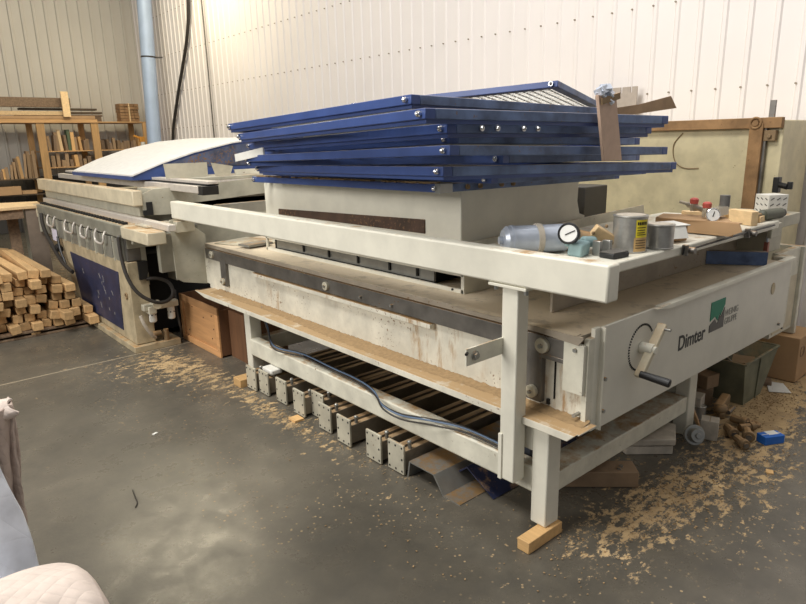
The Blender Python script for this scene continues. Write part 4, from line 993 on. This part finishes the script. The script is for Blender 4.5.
for p in pile: byrow.setdefault(p[1], []).append(p[0])
for (x, z) in pile:
    xs = sorted(byrow[z]); k = xs.index(x); n = len(xs)
    where = 'at its right end' if k == n-1 else ('at its left end' if k == 0 else ['', 'second from the left', 'third from the left', 'fourth from the left', 'fifth from the left', 'sixth from the left', 'seventh from the left', 'eighth from the left', 'ninth from the left', 'tenth from the left', 'eleventh from the left'][k])
    o = t0 if first else t0.copy()
    if not first: COL.objects.link(o)
    first = False
    pr = random.choice([0, .0, .03, -.05, .08, -.08]) - (.15 if (x, z) in ((1.034, .451), (1.007, .235), (1.22, .163), (1.415, .091)) else 0)
    o.location = (x, 5.97+pr, z-.0005); o.rotation_euler = (0, random.choice([0, .05, -.08, .12, -.14, .2, -.03]), random.uniform(-.03, .03)); o.scale = (random.uniform(.95, 1.08), random.uniform(.9, 1.06), random.uniform(.95, 1.04))
    prop(o, 'square-ended timber in the pallet pile, %s, %s' % (rows[z], where), 'timber', 'square timbers piled on the pallet')

# ============================================================ WORKBENCH, LEFT
wbn = empty('workbench', (1.0, 7.9, 0), 'low pale-topped wooden bench behind the timber pile', 'bench')
b = B(); b.prism([(.2, 7.55), (1.28, 7.6), (1.36, 8.2), (.3, 8.6)], 'Z', .935, .965); b.build('bench_top', 'pale', wbn, .003)
b = B(); b.box(.25, 1.10, 7.62, 7.66, .84, .933); b.build('apron', 'brown', wbn)
b = B(); b.box(1.12, 1.27, 7.62, 7.66, 0, .933); b.box(1.27, 1.29, 7.62, 8.1, 0.0, .933); b.build('side_board', plain('grey_brown_board', (132, 118, 104), .7), wbn)
b = B(); b.box(.98, 1.08, 7.85, 7.9, 0, .933); b.build('leg', 'brown', wbn)
b = B(); b.box(.25, .33, 7.7, 7.78, 0, .933); b.build('leg', 'brown', wbn)
b = B(); b.box(1.20, 1.29, 8.0, 8.3, 0, .932); b.build('rear_board', 'leftgrey', wbn)

wbn.location.x += .24

# ============================================================ SHELVING AT THE BACK
SY = 13.15
sh = empty('storage_shelf', (3.4, 13.4, 0), 'tall open pine shelving full of wood offcuts against the back wall', 'shelf')
def S(b, name, mat, bevel=.004): return b.build(name, mat, sh, bevel)
for x in (2.74, 3.66, 4.62):
    b = B(); b.box(x, x+.13, SY-.02, SY+.04, 0, 1.985); S(b, 'upright', 'pine_z')
for x in (2.70, 3.60, 4.55):
    b = B(); b.box(x, x+.10, SY+.60, SY+.65, 0, 1.985); S(b, 'rear_upright', 'pine_z')
S(B().box(1.2, 3.78, SY-.04, SY-.02, 1.985, 2.05), 'front_beam', 'pine_x')
S(B().box(1.2, 4.75, SY-.02, SY+.66, 1.987, 2.01), 'shelf_board', 'pine_x')
for z, x0 in ((1.49, 2.76), (1.20, 2.76)): S(B().box(x0, 4.75, SY+.05, SY+.60, z-.02, z), 'shelf_board', 'pine_x')
S(B().box(1.2, 2.88, SY+.0, SY+.59, 1.0, 1.02), 'shelf_board', 'plank')
S(B().box(1.2, 2.86, SY+.05, SY+.58, .72, .74), 'shelf_board', 'plank')
b = B(); b.box(2.8, 4.7, SY+.05, SY+.59, .70, .72); b.box(2.8, 4.7, SY+.05, SY+.59, .35, .37); S(b, 'shelf_board', 'plank')
# offcuts: one of a kind, then copies scaled by size
bo = B(); bo.box(-.5, .5, -.5, .5, 0, 1); ofc = bo.build('wood_offcut', 'offz', None)
used = [False]
def off(x, z, wd, h, dp, lean, lb, grp, mt='offz', y=None):
    o = ofc if not used[0] else ofc.copy()
    if used[0]: COL.objects.link(o)
    used[0] = True
    if mt != 'offz':
        o.data = ofc.data.copy(); o.data.materials[0] = M[mt]
    o.location = (x, (y or SY+.16), z+.001); o.scale = (wd, dp, h); o.rotation_euler = (0, lean, random.uniform(-.2, .2))
    return prop(o, lb, 'wood offcut', grp)
random.seed(9)
grps = [(2.92, 3.62, 1.49, .16, .40, 11, 'wood offcut standing on the second shelf between the two uprights', 'offcuts on the second shelf, left bay'),
        (3.84, 4.58, 1.49, .12, .22, 11, 'short wood offcut on the second shelf right of the middle upright', 'offcuts on the second shelf, right bay'),
        (2.93, 3.62, 1.20, .12, .25, 9, 'wood offcut standing on the third shelf between the two uprights', 'offcuts on the third shelf, left bay'),
        (3.84, 4.30, 1.20, .10, .22, 5, 'wood offcut on the third shelf right of the middle upright', 'offcuts on the third shelf, right bay'),
        (2.06, 2.68, 1.02, .14, .48, 11, 'wood offcut standing on the low left shelf', 'offcuts on the low left shelf')]
for x0, x1, z, h0, h1, n, lb, gp in grps:
    sx = (x1-x0)/n
    for i in range(n):
        hh = random.uniform(h0, h1)
        if gp.endswith('low left shelf'): hh = .14+.34*min(1, (i/(n-3)))*random.uniform(.8, 1.05)
        mt = random.choice(['offz', 'offz', 'offz', 'pine_z', 'brown'])
        lbl = lb
        if gp.endswith('left bay') and z > 1.4 and i in (3, 5):
            mt = 'pale' if i == 3 else 'mossgreen'; hh = .38
            off(x0+sx*(i+.5), z, sx*.8, hh, .12, -.06 if i == 3 else 0, 'pale leaning strip on the second shelf' if i == 3 else 'grey-green wrapped bundle standing on the second shelf', None, mt); continue
        off(x0+sx*(i+.5), z, sx*random.uniform(.7, .95), hh, random.uniform(.08, .2), random.choice([0, 0, .03, -.04, .07, -.07]), lbl, gp, mt)
# lumber on top
for (c, s, mt, nm, lb, cat) in (
    ((2.33, SY+.12, 2.345), (2.1, .12, .165), 'brown', 'long_carton', 'long brown box lying on stacked boards on top of the shelving', 'box'),
    ((2.15, SY+.02, 2.155), (2.2, .05, .07), 'pale', 'lumber', 'pale straight board lying on top of the shelving', 'lumber'),
    ((3.2, SY+.22, 2.235), (1.3, .16, .035), 'plank', 'lumber', 'upper dark plank on top of the shelving', 'lumber'),
    ((3.25, SY+.20, 2.17), (1.36, .18, .035), 'plank', 'lumber', 'middle dark plank on top of the shelving', 'lumber'),
    ((3.2, SY+.20, 2.12), (1.45, .2, .03), 'brown', 'lumber', 'lower weathered plank on top of the shelving', 'lumber'),
    ((2.6, SY+.0, 2.083), (2.3, .06, .055), 'card', 'lumber', 'tan flat board along the front of the shelving top', 'lumber')):
    b = B(); b.obox(c, s); single(b, nm, mt, (c[0], c[1], c[2]-s[2]/2), lb, cat, bevel=.003)
b = B(); b.box(1.2, 3.9, SY+.1, SY+.45, 2.012, 2.10); single(b, 'lumber', 'brown', (2.5, SY+.3, 2.012), 'wide weathered board lying flat across the top of the shelving', 'lumber')
b = B(); b.box(3.20, 3.32, SY-.10, SY-.055, 2.09, 2.53); single(b, 'wood_post', 'pale', (3.26, SY-.08, 2.09), 'pale upright stick holding the boards on top of the shelving', 'post')
b = B(); b.box(2.02, 2.1, SY-.10, SY-.055, 2.09, 2.3); single(b, 'wood_post', 'pale', (2.06, SY-.08, 2.09), 'short pale upright stick at the left end of the shelving top', 'post')
# brick bundle
random.seed(2)
bst = empty('wood_bundle', (4.45, SY+.2, 2.012), 'strapped bundle of small brown wood blocks at the right end of the shelving top', 'bundle')
b = B()
for r_ in range(6):
    for c_ in range(4):
        x = 4.28+c_*.09; z = 2.012+r_*.056; b.obox((x+random.uniform(-.004, .004), SY+.16, z+.028), (.086, .24+random.uniform(-.03, .03), .052))
b.build('blocks', 'bricky', bst, .004)['kind'] = 'stuff'
b = B(); b.box(4.40, 4.42, SY+.02, SY+.30, 2.013, 2.352); b.build('strap', 'pale', bst)
# items on the lower left shelves
b = B(); b.box(1.5, 2.35, SY+.02, SY+.3, .745, .895); single(b, 'carton', 'card', (1.9, SY+.1, .745), 'long tan carton on the lowest left shelf', 'carton', bevel=.004)
b = B(); b.box(2.36, 2.60, SY+.05, SY+.3, .745, .81); single(b, 'wood_offcut', 'card', (2.48, SY+.1, .745), 'flat tan block beside the long carton on the lowest left shelf', 'wood offcut', bevel=.004)
# yellow tool at the right end
e = empty('spray_bottle', (4.50, SY-.05, 1.49), 'white bottle with orange trigger at the right end of the shelving', 'bottle')
b = B(); b.cyl((4.50, SY-.25, 1.35), (4.50, SY-.25, 1.62), .05, .04, seg=14); b.build('bottle_body', 'white', e)
b = B(); b.box(4.44, 4.54, SY-.28, SY-.22, 1.62, 1.72); b.bar((4.44, SY-.25, 1.70), (4.34, SY-.25, 1.74), .04, .04); b.build('trigger', plain('orange_plastic', (216, 150, 60), .5), e, .006)
b = B(); b.box(4.40, 4.62, SY-.35, SY-.16, 0, 1.35); single(b, 'wood_stand', 'cratef', (4.5, SY-.25, 0), 'narrow brown stand in front of the right shelving upright', 'stand')

# ============================================================ DUCT AND CABLES
e = empty('vertical_duct', (4.12, 12.2, 0), 'pale blue-grey vertical steel duct standing in front of the back corner', 'duct')
b = B(); b.cyl((4.435, 12.3, 0), (4.675, 12.3, 5.4), .125, seg=32); b.build('pipe', 'duct', e)
b = B(); b.cyl((4.573, 12.3, 3.10), (4.574, 12.3, 3.125), .130, seg=32); b.bar((4.66, 12.25, 3.11), (4.80, 12.2, 3.11), .03, .02); b.build('band', 'rubber', e)
b = B(); b.tube([(WX-.06, 12.49, 0.8), (WX-.06, 12.45, 1.643), (WX-.06, 12.0, 2.4), (WX-.06, 11.35, 3.3), (WX-.06, 11.12, 3.917), (WX-.06, 11.0, 5.0), (WX-.06, 11.0, 6.5)], .03, 8, smooth=8)
single(b, 'cable', 'rubber', (WX-.06, 12.4, .8), 'thick black cable hanging down the ribbed wall right of the duct', 'cable')
b = B(); b.tube([(WX-.05, 10.63, 1.0), (WX-.05, 10.62, 3.0), (WX-.05, 10.64, 6.8)], .012, 6); single(b, 'conduit', 'steel', (WX-.05, 10.63, 1.0), 'thin straight conduit running up the ribbed wall right of the black cable', 'conduit')

# ============================================================ QUILTED BLANKETS, NEAR LEFT
def cloth(name, fn, nu, nv, mat, parent, th=.014):
    """fn(u, v) -> point, u and v from 0 to 1"""
    b = B(); G = [[b.bm.verts.new(fn(i/nu, j/nv)) for j in range(nv+1)] for i in range(nu+1)]
    for i in range(nu):
        for j in range(nv): b.bm.faces.new((G[i][j], G[i][j+1], G[i+1][j+1], G[i+1][j]))
    o = b.build(name, mat, parent)
    for p in o.data.polygons: p.use_smooth = True
    s_ = o.modifiers.new('thickness', 'SOLIDIFY'); s_.thickness = th; s_.offset = -1
    sb = o.modifiers.new('smooth', 'SUBSURF'); sb.levels = 1; sb.render_levels = 1
    return o
cov = empty('covered_armchair', (-.15, 1.8, 0), 'armchair wrapped in quilted moving blankets and a pale sheet, cut off by the left edge', 'covered chair')
def wob(a, b_, k=1.0): return k*(math.sin(a*17+b_*5)*.5+math.sin(a*7-b_*13+1.3)*.5)
# backrest: pale sheet in front
def sheet(u, v):
    right = .180+.045*min(1, v/.5)*1.0
    x = -.55+(right+.55)*u; z = .80-.62*v
    y = 2.06-.03*v+.012*wob(u*2, v*2)+(.015*max(0, u-.9)/.1)-.02
    if v < .1: y += .05*(1-v/.1)
    return (x-.012*math.sin(v*6)*u, y, z+(0 if v > .02 else .01))
cloth('sheet', sheet, 28, 20, 'sheet_white', cov, .006)
# quilt folded over the top of the back
def topq(u, v):
    x = -.55+(.81+.012*math.sin(v*9))*u
    a = v*math.pi*.9
    k_ = 1.0; a = -.3*math.pi+v*math.pi*1.2
    return (x, 2.150-.060*k_*math.cos(a), .782+.030*k_*math.sin(a)+.004*wob(u*3, v)-.10*max(0, .25-v)*(1-u)*1.5)
cloth('quilted_blanket', topq, 30, 10, 'quilt_pink', cov, .014)
# taupe flap hanging at the right end
def flap(u, v):
    z = .805-.44*v
    w_ = .095*(1-v)**.75+.006
    x1 = .262-.040*v+.004*wob(v*2, u)
    return (x1-w_*(1-u), 2.10+.015*math.sin(u*9+v*4)+.02*u, z)
cloth('hanging_fold', flap, 12, 18, 'quilt_taupe', cov, .012)
def flap2(u, v):
    z = .80-.60*v
    return (.258-.045*v+.01*math.sin(v*6+u*2), 2.12+.10*u, z)
cloth('side_drape', flap2, 8, 16, 'quilt_taupe', cov, .012)
# quilted arm / seat roll in front
def arm(u, v):
    # u along x, v around the roll
    a = -.35+v*math.pi*1.0
    end = max(0.0, (u-.86)/.14); sh_ = max(0.0, 1-end**4)**.5
    ry, rz = .17*(.55+.45*sh_), .12*(.35+.65*sh_)
    x = -.55+(.855)*u
    return (x-.0*v, 1.56-ry*math.cos(a)-.05*end+.004*wob(u*4, v*2), .435+rz*math.sin(a)-.012*end+.004*wob(v*4, u*3))
cloth('quilted_roll', arm, 36, 22, 'quilt_pink', cov, .016)
def skirt(u, v):
    x = -.55+.80*u
    return (x+.01*math.sin(v*5), 1.41+.012*math.sin(u*22+v)*v-.0, .46-.44*v)
cloth('quilted_skirt', skirt, 30, 12, 'quilt_pink', cov, .014)
def seat(u, v): return (-.55+.72*u, 1.66+.42*v, .34-.12*math.sin(v*2.2)*u*.3+.005*wob(u*2, v*3))
cloth('seat_cover', seat, 16, 12, 'sheet_white', cov, .01)
b = B(); b.box(-.5, .12, 1.48, 2.18, .02, .30); b.box(-.5, .16, 2.10, 2.17, .05, .74); b.build('frame', 'dark', cov, .02)
